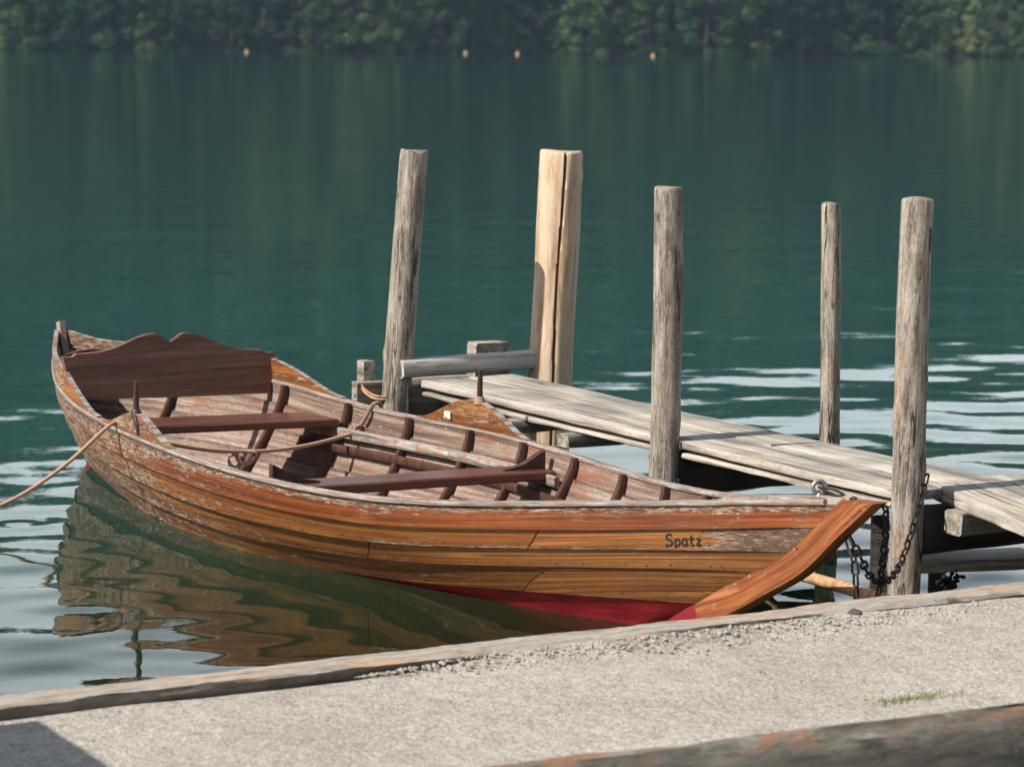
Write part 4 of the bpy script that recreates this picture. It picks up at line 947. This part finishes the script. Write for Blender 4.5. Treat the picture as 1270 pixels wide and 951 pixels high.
def post_mesh(name, length, r0, r1, seed, crack=None, knots=5, bend=.006, nseg=44, nr=40):
    """trunk from z=0 to z=length; crack=(angle, depth share, from z, width rad)"""
    rnd = random.Random(seed); vs = []; fs = []; kn = [(rnd.uniform(0, 6.28), rnd.uniform(.35, .98) * length) for _ in range(knots)]
    zs = [length * i / nseg for i in range(nseg)] + [length - .012, length - .004, length]
    for i, z in enumerate(zs):
        rr = r0 + (r1 - r0) * z / length; top = {length: .90, length - .004: .975}.get(z, 1)
        bx_, by_ = bend * math.sin(z * 2.6 + seed), bend * math.sin(z * 1.9 + seed * 2)
        for k in range(nr):
            a = 2 * math.pi * k / nr
            q = rr * (1 + .055 * mnoise.noise((math.cos(a) * 1.3 + seed, math.sin(a) * 1.3, z * 2.2)) + .018 * mnoise.noise((math.cos(a) * 5, math.sin(a) * 5 + seed, z * 5)))
            for ka, kz in kn:
                dd = ((a - ka + math.pi) % (2 * math.pi) - math.pi) * rr; q += .010 * math.exp(-(dd * dd + (z - kz) ** 2) / .0006)
            if crack:
                for (ca, dp, z0, w) in crack:
                    c2 = ca + .07 * math.sin(z * 5 + seed); dd = abs((a - c2 + math.pi) % (2 * math.pi) - math.pi); zf = max(0, min(1, (z - z0) / .12))
                    if dd < w: q *= 1 - dp * zf * (1 - (dd / w) ** 2)
            vs.append((q * top * math.cos(a) + bx_, q * top * math.sin(a) + by_, z + (0.003 * math.sin(a * 2 + seed) if i >= nseg else 0)))
    for i in range(len(zs) - 1):
        for k in range(nr): fs.append((i*nr+k, i*nr+(k+1) % nr, (i+1)*nr+(k+1) % nr, (i+1)*nr+k))
    fs.append(tuple(range(nr))[::-1]); fs.append(tuple(range((len(zs)-1)*nr, len(zs)*nr)))
    return autosmooth(pydata(name, vs, fs), 50)
def post(label, base, top, d0, d1, mat, seed, **k):
    """base, top world points of the visible axis; runs on down into the bed"""
    ax = (top - base).normalized(); foot = top - ax * (top.z + 1.0) / ax.z; L = (top - foot).length
    o = link('mooring_post', post_mesh('mooring_post', L, d0 / 2, d1 / 2, seed, **k), None, [mat]); o.location = foot; o.rotation_mode = 'QUATERNION'
    o.rotation_quaternion = ax.to_track_quat('Z', 'Y') if False else Vector((0, 0, 1)).rotation_difference(ax)
    tag(o, label, 'post', 'mooring posts along the jetty'); return o
def crk(x, y, p): pass
def pY(t, w): return J(t, w, 0).y
F_ = -math.pi / 2       # angle facing the camera
Y1 = pY(-.24, -.075); post('leaning silver-grey post at the far end of the jetty, nearest to the stern', unpY(492, 512, Y1), unpY(512.5, 186, Y1), .135, .121, M['post'], 1, knots=7, crack=[(F_ - .55, .10, .9, .09)])
Y2 = pY(-.2, .66); post('thick pale peeled post with a long dark split down its front', unpY(683, 470, Y2), unpY(695, 187, Y2), .205, .190, M['post_pale'], 2, knots=4, crack=[(F_ + .12, .55, .2, .062)], nr=140)
Y3 = pY(1.92, -.06); post('rough grey post at the near jetty edge, third from the left', unpY(823, 590, Y3), unpY(828.5, 232, Y3), .118, .103, M['post'], 3, knots=6)
Y4 = pY(1.97, .60); post('thinnest grey post, standing on the far side of the jetty', unpY(1026, 552, Y4), unpY(1032, 252, Y4), .084, .073, M['post'], 4, knots=4, crack=[(F_ + .5, .10, .8, .10)])
Y5 = pY(3.32, -.055); post('rightmost tall post with an orange knot and the chain hung round it', unpY(1117, 742, Y5), unpY(1142.5, 246, Y5), .104, .104, M['post'], 5, knots=8, bend=.010, crack=[(F_ + .95, .16, .6, .13)])

# peeled pole leaning in the water behind the chain, weed clump
a, b_ = unp(955, 704, .055), unp(1122, 752, .17); d = (b_ - a)
pts = [a - d * .25 + Vector((0, 0, -.03)), a, a + d * .5 + Vector((0, 0, .006)), b_, b_ + d * .1]
fp = link('fallen_pole', tube_mesh('fallen_pole', spline(pts, 5), .021, 10, taper=list(np.linspace(.85, 1.1, 21))), None, [M['red_pole']])
tag(fp, 'peeled reddish pole slanting from the water to the quay behind the bow', 'pole')
bm = bmesh.new(); rnd = random.Random(9); p = unpY(1178, 722, 9.2)
for i in range(60): stone_bm(bm, Vector((rnd.gauss(0, .018), rnd.gauss(0, .015), rnd.gauss(-.0, .018))), rnd.uniform(.005, .012), rnd)
wc_ = link('weed_clump', bm_mesh('weed_clump', bm), None, [M['weed']]); wc_.location = p
tag(wc_, 'small black clump of weed clinging under the low jetty step', 'weed')
# buoys near the far shore
def lathe(name, prof, n=20):
    vs = []; fs = []
    for r, z in prof:
        for k in range(n): a = 2 * math.pi * k / n; vs.append((r * math.cos(a), r * math.sin(a), z))
    for i in range(len(prof) - 1):
        for k in range(n): fs.append((i*n+k, i*n+(k+1) % n, (i+1)*n+(k+1) % n, (i+1)*n+k))
    fs.append(tuple(range(n))[::-1]); fs.append(tuple(range((len(prof)-1)*n, len(prof)*n))); return autosmooth(pydata(name, vs, fs), 40)
bprof = [(.36 * math.sin(a), .20 - .40 * math.cos(a)) for a in np.linspace(.25, 2.85, 14)]
BM = lathe('buoy_body', bprof); BB = lathe('buoy_band', [(.362, .15), (.374, .16), (.374, .21), (.362, .22)]); BT = lathe('top_ring', [(.06, .55), (.08, .58), (.07, .63), (.02, .65)])
for (px, py, lb) in [(306, 65.5, 'orange buoy far out, leftmost of the four'), (577.5, 67, 'orange buoy far out, second from the left'), (642, 68, 'orange buoy far out, third from the left'), (810, 70.5, 'orange buoy far out, rightmost of the four')]:
    p = unp(px, py, 0); e = empty('marker_buoy', (p.x, p.y, 0)); e.scale = (.52,) * 3; tag(e, lb, 'buoy', 'marker buoys on the lake')
    link('buoy_body', BM, e, [M['buoy']]); link('buoy_band', BB, e, [M['buoy_band']]); link('top_ring', BT, e, [M['buoy']])

# the air between here and the far shore
me = pydata('haze', [(x, y, z) for z in (-13.5, 118) for y in (-300, 740) for x in (-560, 560)], [(0, 2, 3, 1), (4, 5, 7, 6), (0, 1, 5, 4), (2, 6, 7, 3), (0, 4, 6, 2), (1, 3, 7, 5)])
hm = bpy.data.materials.new('pale_blue_air'); hm.use_nodes = True; hm.node_tree.nodes.clear()
pv = hm.node_tree.nodes.new('ShaderNodeVolumePrincipled'); ho = hm.node_tree.nodes.new('ShaderNodeOutputMaterial'); hm.node_tree.links.new(pv.outputs[0], ho.inputs['Volume'])
pv.inputs['Color'].default_value = (.55, .76, 1.0, 1); pv.inputs['Density'].default_value = HAZE
tag(link('haze', me, None, [hm]), kind='stuff')
